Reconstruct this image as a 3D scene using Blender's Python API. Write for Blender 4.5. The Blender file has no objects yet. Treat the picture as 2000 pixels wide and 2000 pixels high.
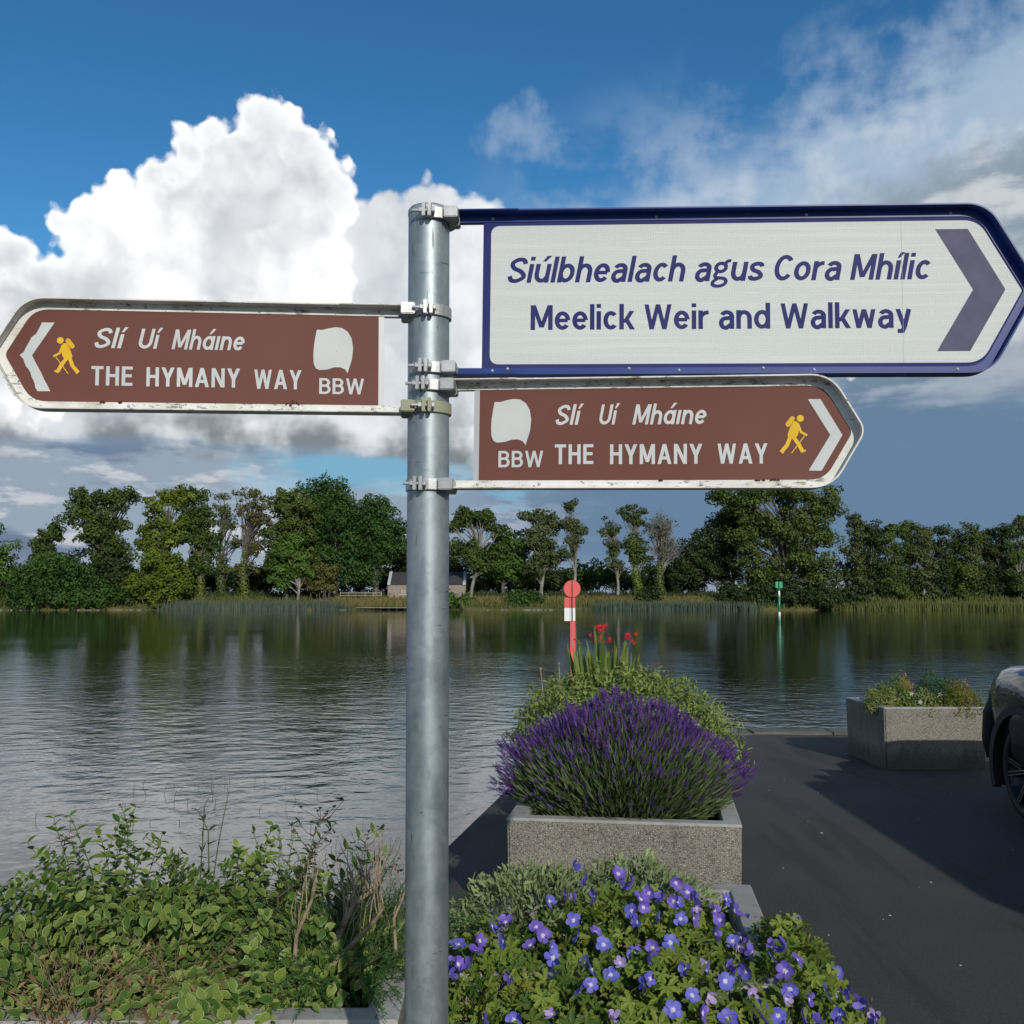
import bpy, bmesh, math, random
import numpy as np
from mathutils import Vector, Matrix, Quaternion, noise as mnoise

SC = bpy.context.scene
COL = SC.collection
R = math.radians
# ------------------------------------------------------------------ camera
cam_d = bpy.data.cameras.new('camera'); cam = bpy.data.objects.new('camera', cam_d)
COL.objects.link(cam); SC.camera = cam
cam_d.sensor_width = 36; cam_d.lens = 36; cam_d.clip_start = .05; cam_d.clip_end = 6000
cam.location = (0, 0, 1.6); cam.rotation_euler = (R(90 + 4.716), 0, 0)
# ------------------------------------------------------------------ light
SUN_EL, SUN_AZ = 25.0, 16.0          # sun low behind the camera, a little to the right
sd = bpy.data.lights.new('sun', 'SUN'); sd.energy = 3.3; sd.angle = R(.5); sd.color = (1, .945, .86)
sun = bpy.data.objects.new('sun', sd); COL.objects.link(sun)
tos = Vector((math.sin(R(SUN_AZ)) * math.cos(R(SUN_EL)), -math.cos(R(SUN_AZ)) * math.cos(R(SUN_EL)), math.sin(R(SUN_EL))))
sun.rotation_euler = tos.to_track_quat('Z', 'Y').to_euler(); sun.location = tos * 30
SC.view_settings.view_transform = 'Standard'; SC.view_settings.look = 'None'
SC.view_settings.exposure = 0; SC.view_settings.gamma = 1; SC.view_settings.use_curve_mapping = False

# ------------------------------------------------------------------ node helper
class N:
    def __init__(s, tree): s.t = tree
    def node(s, typ, **kw):
        n = s.t.nodes.new(typ)
        for k, v in kw.items(): setattr(n, k, v)
        return n
    def put(s, sock, v):
        if isinstance(v, bpy.types.NodeSocket): s.t.links.new(v, sock)
        elif v is not None: sock.default_value = v
    def m(s, op, a, b=None, c=None, clamp=False):
        n = s.node('ShaderNodeMath', operation=op, use_clamp=clamp)
        s.put(n.inputs[0], a)
        if b is not None: s.put(n.inputs[1], b)
        if c is not None: s.put(n.inputs[2], c)
        return n.outputs[0]
    def v(s, op, a, b=None, sc=None):
        n = s.node('ShaderNodeVectorMath', operation=op)
        s.put(n.inputs[0], a)
        if b is not None: s.put(n.inputs[1], b)
        if sc is not None: s.put(n.inputs['Scale'], sc)
        return n.outputs['Value'] if op in ('LENGTH', 'DOT_PRODUCT', 'DISTANCE') else n.outputs[0]
    def comb(s, x, y, z):
        n = s.node('ShaderNodeCombineXYZ')
        for i, q in enumerate((x, y, z)): s.put(n.inputs[i], q)
        return n.outputs[0]
    def sep(s, v):
        n = s.node('ShaderNodeSeparateXYZ'); s.put(n.inputs[0], v); return n.outputs
    def ss(s, lo, hi, x):            # smoothstep
        n = s.node('ShaderNodeMapRange', interpolation_type='SMOOTHSTEP'); s.put(n.inputs[0], x)
        n.inputs[1].default_value = lo; n.inputs[2].default_value = hi
        return n.outputs[0]
    def lin(s, lo, hi, a, b, x):
        n = s.node('ShaderNodeMapRange'); s.put(n.inputs[0], x)
        for i, q in enumerate((lo, hi, a, b)): n.inputs[i + 1].default_value = q
        return n.outputs[0]
    def mix(s, f, a, b, mode='MIX'):
        n = s.node('ShaderNodeMix', data_type='RGBA', blend_type=mode)
        s.put(n.inputs[0], f)
        for i, q in ((6, a), (7, b)):
            if isinstance(q, (tuple, list)) and len(q) == 3: q = (*q, 1)
            s.put(n.inputs[i], q)
        return n.outputs[2]
    def fbm(s, vec, scale, detail=5, rough=.5, dist=0, out=0, lac=2.0, dim='3D'):
        n = s.node('ShaderNodeTexNoise', noise_dimensions=dim); s.put(n.inputs['Vector'], vec)
        n.inputs['Scale'].default_value = scale; n.inputs['Detail'].default_value = detail
        n.inputs['Roughness'].default_value = rough; n.inputs['Distortion'].default_value = dist
        n.inputs['Lacunarity'].default_value = lac
        return n.outputs[out]
    def vor(s, vec, scale, feat='F1', rnd=1.0, out='Distance', smooth=None, dim='3D'):
        n = s.node('ShaderNodeTexVoronoi', feature=feat, voronoi_dimensions=dim); s.put(n.inputs['Vector'], vec)
        n.inputs['Scale'].default_value = scale; n.inputs['Randomness'].default_value = rnd
        if smooth is not None: n.inputs['Smoothness'].default_value = smooth
        return n.outputs[out]

N.fbm2 = lambda s, *a, **k: N.fbm(s, *a, dim='2D', **k)
N.vor2 = lambda s, *a, **k: N.vor(s, *a, dim='2D', **k)
# ------------------------------------------------------------------ sky
world = bpy.data.worlds.new('World'); SC.world = world; world.use_nodes = True
wt = world.node_tree; wt.nodes.clear(); W = N(wt)
BG = .1
sky = W.node('ShaderNodeTexSky', sky_type='NISHITA', sun_disc=False)
sky.sun_elevation = R(SUN_EL); sky.sun_rotation = R(180 - SUN_AZ); sky.air_density = 1.0; sky.dust_density = .6; sky.ozone_density = 2.5
D = W.v('NORMALIZE', W.node('ShaderNodeTexCoord').outputs['Generated'])
dx, dy, dz = W.sep(D)[0:3]
az = W.m('MULTIPLY', W.m('ARCTAN2', dx, dy), 57.29578)
el = W.m('MULTIPLY', W.m('ARCSINE', dz), 57.29578)
D3 = W.v('SCALE', D, sc=57.29578)
P0 = W.comb(az, el, 0.0)
def lit(c): return tuple(q / BG for q in c)      # cloud radiance, expressed in the sky texture's units
# clear sky of the texture, deepened a little towards the top as through the photograph's exposure
base = W.mix(1.0, sky.outputs[0], (.50, 1.07, 1.31, 1), 'MULTIPLY')
top = W.ss(2, 30, el)
base = W.mix(1.0, base, W.mix(top, (1.0, 1.0, 1.0), (.62, .74, .80)), 'MULTIPLY')
warp = W.v('SCALE', W.v('SUBTRACT', W.fbm2(P0, .16, 4, .55, out=1), (.5, .5, .5)), sc=4.2)
P2 = W.v('ADD', W.comb(az, el, 0.0), W.v('MULTIPLY', warp, (1, 1, 0)))
fine = W.m('SUBTRACT', W.fbm2(P0, .55, 7, .6), .5)
v1 = W.vor2(W.v('ADD', P0, W.v('SCALE', warp, sc=.35)), .62, 'SMOOTH_F1', smooth=.25)
v2 = W.vor2(W.v('ADD', P0, W.v('SCALE', warp, sc=.3)), 1.7, 'SMOOTH_F1', smooth=.2)
puff = W.m('ADD', W.m('MULTIPLY', W.m('SUBTRACT', .5, v1), 1.7), W.m('MULTIPLY', W.m('SUBTRACT', .45, v2), .42))
def blobs(L, k=1.0):
    f = None
    for a, e, ra, re in L:
        q = W.v('MULTIPLY', W.v('SUBTRACT', P2, (a, e, 0)), (1 / ra, 1 / re, 1))
        g = W.m('MULTIPLY', W.m('SUBTRACT', 1.0, W.v('LENGTH', q)), min(ra, re) * .85)
        f = g if f is None else W.m('SMOOTH_MAX', f, g, k)
    return f
MAIN = [(-13.8, 23.4, 2.9, 2.8), (-16.4, 22.4, 2.8, 3.0), (-12.8, 20.9, 3.9, 3.8), (-17.1, 19.0, 4.6, 4.1), (-19.0, 19.3, 2.9, 2.8), (-21.3, 19.1, 2.3, 2.2), (-22.4, 19.9, 1.4, 1.4), (-22.7, 17.4, 2.8, 2.3), (-25.4, 15.4, 3.2, 2.6), (-27.5, 16.9, 1.8, 2.0), (-10.5, 22.0, 1.5, 1.7), (-19.6, 14.6, 7.8, 4.7), (-13.8, 15.6, 3.8, 4.6), (-28.9, 12.4, 6.6, 4.5), (-9.2, 22.2, 1.3, .6), (-38, 13, 8, 4)]
BACK = [(-6.4, 19.2, 4.3, 2.7), (-4.1, 20.0, 2.3, 2.2), (-2.1, 19.5, 2.4, 2.3), (-8.1, 15.9, 4.3, 5.4), (-2.9, 15.5, 4.7, 5.5), (-10.2, 18.9, 3.2, 3.1), (2.9, 14.9, 7.6, 4.7), (10.1, 14.2, 7.3, 4.1), (15.0, 14.2, 5.3, 2.8), (-5.2, 11.5, 8.6, 3.1), (-19.5, 9.8, 14.8, 2.6), (-36, 10.5, 10, 3.0), (5.8, 10.7, 8.5, 1.9), (-20, 7.6, 22, 3.4), (-2, 8.0, 12, 2.6)]
edge = W.m('ADD', puff, W.m('MULTIPLY', fine, 1.35))
bM = blobs(MAIN, .8); Fm = W.m('SUBTRACT', W.m('ADD', bM, edge), W.m('MULTIPLY', W.ss(-.25, -1.3, bM), 3.0))
bB = blobs(BACK, 1.2); Fb = W.m('SUBTRACT', W.m('ADD', bB, W.m('MULTIPLY', edge, .9)), W.m('MULTIPLY', W.ss(-.25, -1.3, bB), 3.0))
low = W.fbm2(P0, .11, 3, .5)
low2 = W.fbm2(W.v('ADD', P0, (7.3, 2.1, 4.4)), .2, 4, .55)
# streaky coordinates for the flat layers near the horizon
D3s = W.v('MULTIPLY', P0, (1, 3.6, 1)); strat = W.fbm2(D3s, .085, 6, .58); strat2 = W.fbm2(W.v('ADD', D3s, (11, 5, 3)), .2, 5, .6)
# 1 thin high cloud on the right
diag = W.m('SUBTRACT', W.m('ADD', W.m('MULTIPLY', az, .30), 22.2), el)
hiN = W.fbm2(W.v('MULTIPLY', P0, (1, 1.7, 1)), .125, 7, .54, .15)
hi = W.m('MULTIPLY', W.ss(.40, .72, W.m('ADD', hiN, W.m('ADD', W.m('MULTIPLY', W.ss(-3, 7, diag), .10), W.m('MULTIPLY', fine, .35)))), W.m('MULTIPLY', W.ss(-4.5, 3.5, diag), W.ss(-5, 5, az)))
sm = W.m('MULTIPLY', W.ss(-.4, 1.2, W.m('ADD', blobs([(.6, 24.9, 2.6, 1.5)]), W.m('MULTIPLY', fine, 2.6))), .55)
col = W.mix(W.m('MULTIPLY', W.m('MAXIMUM', W.m('MULTIPLY', hi, .78), sm), 1.0, clamp=True), base, lit((.36, .475, .63)))
veil = W.m('MULTIPLY', W.m('MULTIPLY', W.ss(.30, .62, W.m('ADD', W.fbm2(W.v('ADD', W.v('MULTIPLY', P0, (1, 1.9, 1)), (31, 7, 0)), .16, 6, .55), W.m('MULTIPLY', W.ss(-1, 4, W.m('SUBTRACT', diag, 1.6)), .12))), W.ss(-.5, 4.0, W.m('SUBTRACT', diag, 1.2))), W.ss(-3, 4, az))
col = W.mix(W.m('MULTIPLY', veil, .80), col, W.mix(W.ss(.42, .62, low2), lit((.40, .52, .66)), lit((.60, .67, .75))))
# 2 grey bank far right
ln = W.m('SUBTRACT', W.m('ADD', W.m('MULTIPLY', W.m('SUBTRACT', az, 18), .26), 20.6), el)
bank = W.m('MULTIPLY', W.ss(-.9, 1.9, W.m('ADD', W.m('ADD', ln, W.m('MULTIPLY', fine, 3.0)), W.m('MULTIPLY', puff, .6))), W.ss(13, 19, W.m('ADD', az, W.m('MULTIPLY', fine, 6))))
bk = W.mix(W.ss(6, 19, el), lit((.125, .205, .31)), lit((.40, .47, .52)))
bk = W.mix(W.m('MULTIPLY', W.ss(.44, .60, low2), W.ss(7.5, 10.5, el)), bk, lit((.58, .62, .66)))
bk = W.mix(W.m('MULTIPLY', W.ss(7.6, 11.0, W.m('ADD', el, W.m('MULTIPLY', W.m('SUBTRACT', strat2, .5), 8))), W.m('MULTIPLY', W.ss(14, 10.5, el), .75)), bk, lit((.52, .57, .61)))
bk = W.mix(W.ss(.55, .42, strat), bk, W.mix(W.ss(7, 16, el), lit((.095, .175, .275)), lit((.27, .34, .41))))
col = W.mix(bank, col, bk)
# 3 layer near the horizon
hz = W.m('MAXIMUM', W.ss(6.6, 5.0, W.m('ADD', el, W.m('MULTIPLY', W.m('SUBTRACT', strat, .5), 9))), W.ss(12.0, 7.2, W.m('ADD', W.m('SUBTRACT', el, W.m('MULTIPLY', W.ss(-1, 9, az), .6)), W.m('MULTIPLY', W.m('SUBTRACT', strat2, .5), 3))))
gap = W.m('MULTIPLY', W.m('MULTIPLY', W.ss(-17, -11, W.m('ADD', az, W.m('MULTIPLY', fine, 8))), W.ss(3.5, -1.0, az)), W.m('MULTIPLY', W.ss(5.0, 6.6, W.m('ADD', el, W.m('MULTIPLY', W.m('SUBTRACT', strat2, .5), 7))), W.ss(9.6, 9.0, el)))
hcol = W.mix(W.ss(-8, 6, az), lit((.30, .375, .47)), lit((.135, .225, .35)))
hcol = W.mix(W.m('MULTIPLY', W.ss(.50, .64, strat2), W.m('MULTIPLY', W.ss(7, -7, az), .85)), hcol, lit((.60, .62, .66)))
hcol = W.mix(W.m('MULTIPLY', W.ss(.47, .36, strat), W.ss(7, -7, az)), hcol, lit((.16, .215, .32)))
hcol = W.mix(W.m('MULTIPLY', W.ss(2.6, .8, el), .35), hcol, lit((.5, .55, .6)))
gcol = W.mix(W.ss(.42, .62, strat), lit((.20, .43, .60)), lit((.33, .50, .63)))
col = W.mix(hz, col, hcol)
col = W.mix(gap, col, gcol)
# 4 cumulus, its back part greyer
bot = W.ss(7.1, 8.1, W.m('ADD', el, W.m('ADD', W.m('MULTIPLY', W.m('SUBTRACT', strat, .5), 3.2), W.m('MULTIPLY', fine, .35))))
def body(bright):
    g = W.m('ADD', W.m('MULTIPLY', W.ss(.36, .62, low), .55), W.m('MULTIPLY', W.ss(.38, .6, low2), .45))
    g = W.m('ADD', g, W.m('MULTIPLY', puff, .16))
    c = W.mix(W.m('MULTIPLY', g, 1.0, clamp=True), lit((.62, .655, .70) if bright else (.60, .64, .695)), lit((1.10, 1.10, 1.10) if bright else (.90, .92, .95)))
    return c
under = W.mix(W.ss(.40, .66, low2), lit((.22, .25, .28)), lit((.50, .535, .565)))
ushade = W.ss(10.4, 7.4, W.m('ADD', el, W.m('ADD', W.m('MULTIPLY', fine, 1.6), W.m('ADD', W.m('MULTIPLY', W.m('SUBTRACT', low2, .5), 6), W.m('MULTIPLY', W.m('SUBTRACT', strat, .5), 3)))))
cb = W.mix(ushade, body(False), under)
col = W.mix(W.m('MULTIPLY', W.ss(-.1, .75, Fb), bot), col, cb)
rim = W.ss(1.6, .1, Fm)
cm = W.mix(W.m('MULTIPLY', rim, .7), body(True), lit((1.15, 1.15, 1.15)))
cm = W.mix(ushade, cm, under)
col = W.mix(W.m('MULTIPLY', W.ss(-.10, .50, Fm), bot), col, cm)
# 5 the same kind of sky goes on all round outside the view
aa = W.m('ABSOLUTE', az)
rest = W.m('MULTIPLY', W.ss(36, 52, aa), W.ss(.56, .64, W.m('ADD', W.fbm(D3, .045, 7, .58), W.m('MULTIPLY', W.ss(60, 20, el), .04))))
rcol = W.mix(W.ss(.4, .6, low2), lit((.38, .42, .48)), lit((.82, .83, .85)))
col = W.mix(rest, col, rcol)
col = W.mix(W.ss(0, -2, el), col, lit((.10, .12, .13)))
bg = W.node('ShaderNodeBackground'); W.put(bg.inputs[0], col); bg.inputs[1].default_value = BG
out = W.node('ShaderNodeOutputWorld'); wt.links.new(bg.outputs[0], out.inputs[0])
# ------------------------------------------------------------------ object helpers
def tag(o, label=None, cat=None, group=None, kind=None):
    if label: o['label'] = label
    if cat: o['category'] = cat
    if group: o['group'] = group
    if kind: o['kind'] = kind
    return o
def link(o, parent=None):
    COL.objects.link(o)
    if parent is not None: o.parent = parent
    return o
def empty(name, loc=(0, 0, 0), rz=0, parent=None):
    o = bpy.data.objects.new(name, None); o.empty_display_size = .1
    o.location = loc; o.rotation_euler = (0, 0, rz); return link(o, parent)
class MB:
    """collects faces, then links them as one mesh object"""
    def __init__(s): s.v = []; s.f = []; s.mi = []; s.sm = []
    def add(s, vs, fs, mi=0, smooth=False):
        b = len(s.v); s.v += [tuple(v) for v in vs]
        for f in fs: s.f.append(tuple(b + i for i in f)); s.mi.append(mi); s.sm.append(smooth)
        return s
    def box(s, x0, x1, y0, y1, z0, z1, mi=0, M=None, ch=0):
        if ch:
            vs = []; fs = []
            bm = bmesh.new(); bmesh.ops.create_cube(bm, size=1)
            bmesh.ops.scale(bm, vec=(x1 - x0, y1 - y0, z1 - z0), verts=bm.verts)
            bmesh.ops.translate(bm, vec=((x0 + x1) / 2, (y0 + y1) / 2, (z0 + z1) / 2), verts=bm.verts)
            bmesh.ops.bevel(bm, geom=bm.edges[:], offset=ch, segments=2, affect='EDGES')
            bm.verts.index_update(); vs = [v.co.copy() for v in bm.verts]; fs = [[v.index for v in f.verts] for f in bm.faces]; bm.free()
        else:
            vs = [Vector(p) for p in ((x0, y0, z0), (x1, y0, z0), (x1, y1, z0), (x0, y1, z0), (x0, y0, z1), (x1, y0, z1), (x1, y1, z1), (x0, y1, z1))]
            fs = [(0, 3, 2, 1), (4, 5, 6, 7), (0, 1, 5, 4), (1, 2, 6, 5), (2, 3, 7, 6), (3, 0, 4, 7)]
        if M is not None: vs = [M @ v for v in vs]
        return s.add(vs, fs, mi)
    def tube(s, pts, rads, n=8, mi=0, cap=True, smooth=True):
        pts = [Vector(p) for p in pts]
        if not hasattr(rads, '__len__'): rads = [rads] * len(pts)
        vs = []; up = None
        for i, p in enumerate(pts):
            t = (pts[min(i + 1, len(pts) - 1)] - pts[max(i - 1, 0)])
            if t.length < 1e-9: t = Vector((0, 0, 1))
            t.normalize()
            if up is None: up = t.orthogonal().normalized()
            else:
                up = (up - t * up.dot(t))
                up = up.normalized() if up.length > 1e-6 else t.orthogonal().normalized()
            w = t.cross(up)
            for k in range(n):
                a = 2 * math.pi * k / n; vs.append(p + (up * math.cos(a) + w * math.sin(a)) * rads[i])
        fs = [(i * n + k, i * n + (k + 1) % n, (i + 1) * n + (k + 1) % n, (i + 1) * n + k) for i in range(len(pts) - 1) for k in range(n)]
        s.add(vs, fs, mi, smooth)
        if cap: 
            b = len(s.v) - len(vs); L = len(pts) - 1
            s.f.append(tuple(b + k for k in reversed(range(n)))); s.f.append(tuple(b + L * n + k for k in range(n))); s.mi += [mi, mi]; s.sm += [False, False]
        return s
    def lathe(s, prof, n=16, mi=0, M=None, smooth=True):
        vs = []
        for r, z in prof:
            for k in range(n):
                a = 2 * math.pi * k / n; vs.append(Vector((r * math.cos(a), r * math.sin(a), z)))
        if M is not None: vs = [M @ v for v in vs]
        fs = [(i * n + k, i * n + (k + 1) % n, (i + 1) * n + (k + 1) % n, (i + 1) * n + k) for i in range(len(prof) - 1) for k in range(n)]
        return s.add(vs, fs, mi, smooth)
    def prism(s, poly, y0, y1, mi=0, M=None):   # poly in xz, extruded in y (y0 front)
        n = len(poly); vs = [Vector((x, y0, z)) for x, z in poly] + [Vector((x, y1, z)) for x, z in poly]
        if M is not None: vs = [M @ v for v in vs]
        fs = [tuple(range(n)), tuple(reversed(range(n, 2 * n)))] + [(i, i + n, (i + 1) % n + n, (i + 1) % n) for i in range(n)]
        return s.add(vs, fs, mi)
    def mesh(s, name, mats):
        me = bpy.data.meshes.new(name); me.from_pydata(s.v, [], s.f)
        for m in (mats if isinstance(mats, (list, tuple)) else [mats]): me.materials.append(m)
        me.polygons.foreach_set('material_index', s.mi); me.polygons.foreach_set('use_smooth', s.sm)
        me.update(); return me
    def build(s, name, mats, parent=None, loc=None):
        o = bpy.data.objects.new(name, s.mesh(name, mats))
        if loc: o.location = loc
        return link(o, parent)

def frames(nrm, spin, scale):
    """rotation matrices (N,3,3): local z to nrm, spun, scaled"""
    n = nrm / np.maximum(np.linalg.norm(nrm, axis=1, keepdims=True), 1e-9)
    a = np.where(np.abs(n[:, 2:3]) < .9, np.array([[0, 0, 1.]]), np.array([[1., 0, 0]]))
    x = np.cross(a, n); x /= np.linalg.norm(x, axis=1, keepdims=True); y = np.cross(n, x)
    c, s_ = np.cos(spin)[:, None], np.sin(spin)[:, None]
    X = x * c + y * s_; Y = -x * s_ + y * c
    M = np.stack([X, Y, n], axis=2)
    return M * (scale if np.ndim(scale) == 3 else np.asarray(scale).reshape(-1, 1, 1))
def dirframes(yd, up, scale):
    """local y along yd, local z near up"""
    y = yd / np.maximum(np.linalg.norm(yd, axis=1, keepdims=True), 1e-9)
    z = up - y * np.sum(up * y, axis=1, keepdims=True); z /= np.maximum(np.linalg.norm(z, axis=1, keepdims=True), 1e-9)
    x = np.cross(y, z); M = np.stack([x, y, z], axis=2)
    return M * np.asarray(scale).reshape(-1, 1, 1)
def batch_mesh(name, tv, tf, tmi, mats, M, T, rnd=None, smooth=False):
    """one mesh of N transformed copies of a template"""
    tv = np.asarray(tv, dtype=np.float32); Nn = len(T); V = len(tv)
    P = np.einsum('nij,vj->nvi', M.astype(np.float32), tv) + T[:, None, :].astype(np.float32)
    lens = np.array([len(f) for f in tf]); flat = np.concatenate([np.asarray(f) for f in tf])
    me = bpy.data.meshes.new(name); me.vertices.add(Nn * V); me.vertices.foreach_set('co', P.reshape(-1))
    nl = len(flat); me.loops.add(Nn * nl)
    me.loops.foreach_set('vertex_index', (flat[None, :] + (np.arange(Nn) * V)[:, None]).reshape(-1).astype(np.int32))
    me.polygons.add(Nn * len(tf)); st = np.concatenate([[0], np.cumsum(lens)[:-1]])
    me.polygons.foreach_set('loop_start', (st[None, :] + (np.arange(Nn) * nl)[:, None]).reshape(-1).astype(np.int32))
    if tmi is not None: me.polygons.foreach_set('material_index', np.tile(np.asarray(tmi, dtype=np.int32), Nn))
    if smooth: me.polygons.foreach_set('use_smooth', np.ones(Nn * len(tf), dtype=bool))
    for m in (mats if isinstance(mats, (list, tuple)) else [mats]): me.materials.append(m)
    me.update(calc_edges=True)
    if rnd is None: rnd = np.random.default_rng(5).random(Nn)
    at = me.attributes.new('rnd', 'FLOAT', 'POINT'); at.data.foreach_set('value', np.repeat(rnd, V).astype(np.float32))
    return me
def batch(name, tv, tf, tmi, mats, M, T, parent=None, rnd=None, smooth=False):
    return link(bpy.data.objects.new(name, batch_mesh(name, tv, tf, tmi, mats, M, T, rnd, smooth)), parent)
def pieces(name, tv, tf, tmi, mats, M, T, parent, rnd=None, variants=4, smooth=False):
    """N separate part objects sharing a few meshes"""
    ms = []
    for k in range(variants):
        r = np.array([(k + .5) / variants]); ms.append(batch_mesh(name, tv, tf, tmi, mats, np.eye(3)[None], np.zeros((1, 3)), r, smooth))
    outl = []
    for i in range(len(T)):
        o = bpy.data.objects.new(name, ms[i % variants]); m4 = np.eye(4); m4[:3, :3] = M[i]; m4[:3, 3] = T[i]
        link(o, parent); o.matrix_basis = Matrix(m4.tolist()); outl.append(o)
    return outl

# ------------------------------------------------------------------ materials
def mat(name, color=(.5, .5, .5), rough=.6, metal=0, spec=.5, build=None):
    m = bpy.data.materials.new(name); m.use_nodes = True
    g = N(m.node_tree); b = m.node_tree.nodes['Principled BSDF']
    b.inputs['Base Color'].default_value = (*color, 1); b.inputs['Roughness'].default_value = rough
    b.inputs['Metallic'].default_value = metal; b.inputs['Specular IOR Level'].default_value = spec
    if build: build(g, b)
    return m
def objco(g): return g.node('ShaderNodeTexCoord').outputs['Object']
def bump(g, b, h, strength=.4, dist=.01):
    n = g.node('ShaderNodeBump'); n.inputs['Strength'].default_value = strength; n.inputs['Distance'].default_value = dist
    g.put(n.inputs['Height'], h); g.t.links.new(n.outputs[0], b.inputs['Normal'])
def mottled(c0, c1, scale, detail=5, rough=.6, lo=.35, hi=.65, bs=0, bd=.01, bscale=None, metal=0, spec=.5):
    def f(g, b):
        p = objco(g); n = g.fbm(p, scale, detail, .6)
        g.put(b.inputs['Base Color'], g.mix(g.ss(lo, hi, n), c0, c1))
        if bs: bump(g, b, g.fbm(p, bscale or scale * 4, 5, .6), bs, bd)
    return lambda name: mat(name, c0, rough, metal, spec, f)
def leafmat(name, dark, light, tl=.25, rough=.5, hue=None, spec=.35):
    """thin leaf: per-leaf shade from the attribute, light also passes through"""
    m = bpy.data.materials.new(name); m.use_nodes = True; g = N(m.node_tree); b = m.node_tree.nodes['Principled BSDF']
    a = g.node('ShaderNodeAttribute', attribute_name='rnd').outputs['Fac']
    oi = g.node('ShaderNodeObjectInfo').outputs['Random']
    c = g.mix(a, dark, light)
    if hue: c = g.mix(g.m('MULTIPLY', g.ss(.45, .7, g.fbm(g.node('ShaderNodeNewGeometry').outputs['Position'], hue[1], 3)), hue[2]), c, hue[0])
    g.put(b.inputs['Base Color'], c); b.inputs['Roughness'].default_value = rough; b.inputs['Specular IOR Level'].default_value = spec * .55
    t = g.node('ShaderNodeBsdfTranslucent'); g.put(t.inputs[0], g.mix(1.0, c, (1.3, 1.25, .5), 'MULTIPLY'))
    mx = g.node('ShaderNodeMixShader'); mx.inputs[0].default_value = tl
    g.t.links.new(b.outputs[0], mx.inputs[1]); g.t.links.new(t.outputs[0], mx.inputs[2])
    g.t.links.new(mx.outputs[0], m.node_tree.nodes['Material Output'].inputs[0])
    return m
rng = np.random.default_rng(11); rd = random.Random(4)

def f_asphalt(g, b):
    p = objco(g); n = g.fbm(p, 1.1, 6, .62); f = g.fbm(p, 260, 3, .7); v = g.vor(p, 150, out='Color')
    c = g.mix(g.ss(.3, .7, n), (.036, .0365, .0355), (.052, .051, .049))
    c = g.mix(g.m('MULTIPLY', g.ss(.50, .66, f), .8), c, (.105, .102, .096))
    c = g.mix(g.m('MULTIPLY', g.ss(.70, .80, g.fbm(p, 5.5, 5, .7)), .35), c, (.085, .083, .078))
    c = g.mix(g.m('MULTIPLY', g.ss(.48, .66, g.fbm(p, 70, 4, .75)), .55), c, (.094, .091, .086)); c = g.mix(g.m('MULTIPLY', g.ss(.52, .62, g.fbm(g.v('MULTIPLY', p, (3.2, .35, 1)), 1.0, 4, .6)), .35), c, (.018, .018, .018))
    c = g.mix(g.m('MULTIPLY', g.ss(.640, .69, g.fbm(g.v('MULTIPLY', p, (1, .8, 1)), 6, 5, .65)), .18), c, (.10, .095, .085))
    g.put(b.inputs['Base Color'], c); bump(g, b, g.m('ADD', f, g.m('MULTIPLY', g.vor(p, 170), .8)), .55, .004)
M_asphalt = mat('asphalt', rough=.85, spec=.3, build=f_asphalt)
def conc(c0, c1, agg):
    def f(g, b):
        p = objco(g); n = g.fbm(p, 3.2, 6, .65)
        c = g.mix(g.ss(.3, .72, n), c0, c1)
        c = g.mix(g.m('MULTIPLY', g.ss(.56, .70, g.fbm(p, 14, 5, .7)), .35), c, (.09, .088, .075))
        if agg:
            vc = g.node('ShaderNodeTexVoronoi'); g.put(vc.inputs['Vector'], p); vc.inputs['Scale'].default_value = 118
            sp = g.sep(vc.outputs['Color'])[0]; dd = vc.outputs['Distance']
            st = g.ss(.52, .34, dd)
            sc = g.mix(g.ss(.2, .9, sp), (.11, .10, .083), (.40, .38, .33)); sc = g.mix(g.ss(.94, .98, sp), sc, (.50, .485, .44))
            c = g.mix(g.m('MULTIPLY', st, .85), g.mix(.25, c, (.10, .095, .08)), sc)
            bump(g, b, g.m('ADD', st, g.m('MULTIPLY', g.fbm(p, 60, 4), .5)), .8, .006)
        else:
            bump(g, b, g.fbm(p, 70, 5, .7), .35, .004)
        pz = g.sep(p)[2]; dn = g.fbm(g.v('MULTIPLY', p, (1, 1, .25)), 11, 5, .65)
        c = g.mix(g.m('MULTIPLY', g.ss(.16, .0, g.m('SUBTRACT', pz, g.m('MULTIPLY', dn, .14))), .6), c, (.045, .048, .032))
        c = g.mix(g.m('MULTIPLY', g.ss(.55, .66, dn), .30), c, (.07, .066, .05))
        g.put(b.inputs['Base Color'], c)
    return f
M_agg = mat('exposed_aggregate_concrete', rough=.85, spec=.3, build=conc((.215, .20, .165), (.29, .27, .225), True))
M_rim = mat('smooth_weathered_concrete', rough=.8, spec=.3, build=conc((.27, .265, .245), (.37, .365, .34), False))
M_path = mat('pale_concrete', rough=.85, spec=.3, build=conc((.24, .24, .225), (.33, .33, .31), False))
M_quay = mat('old_quay_concrete', rough=.85, spec=.3, build=conc((.15, .15, .135), (.27, .27, .25), False))
M_soil = mottled((.02, .014, .009), (.05, .035, .022), 30, bs=.8, bd=.02)('planter_soil')
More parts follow.
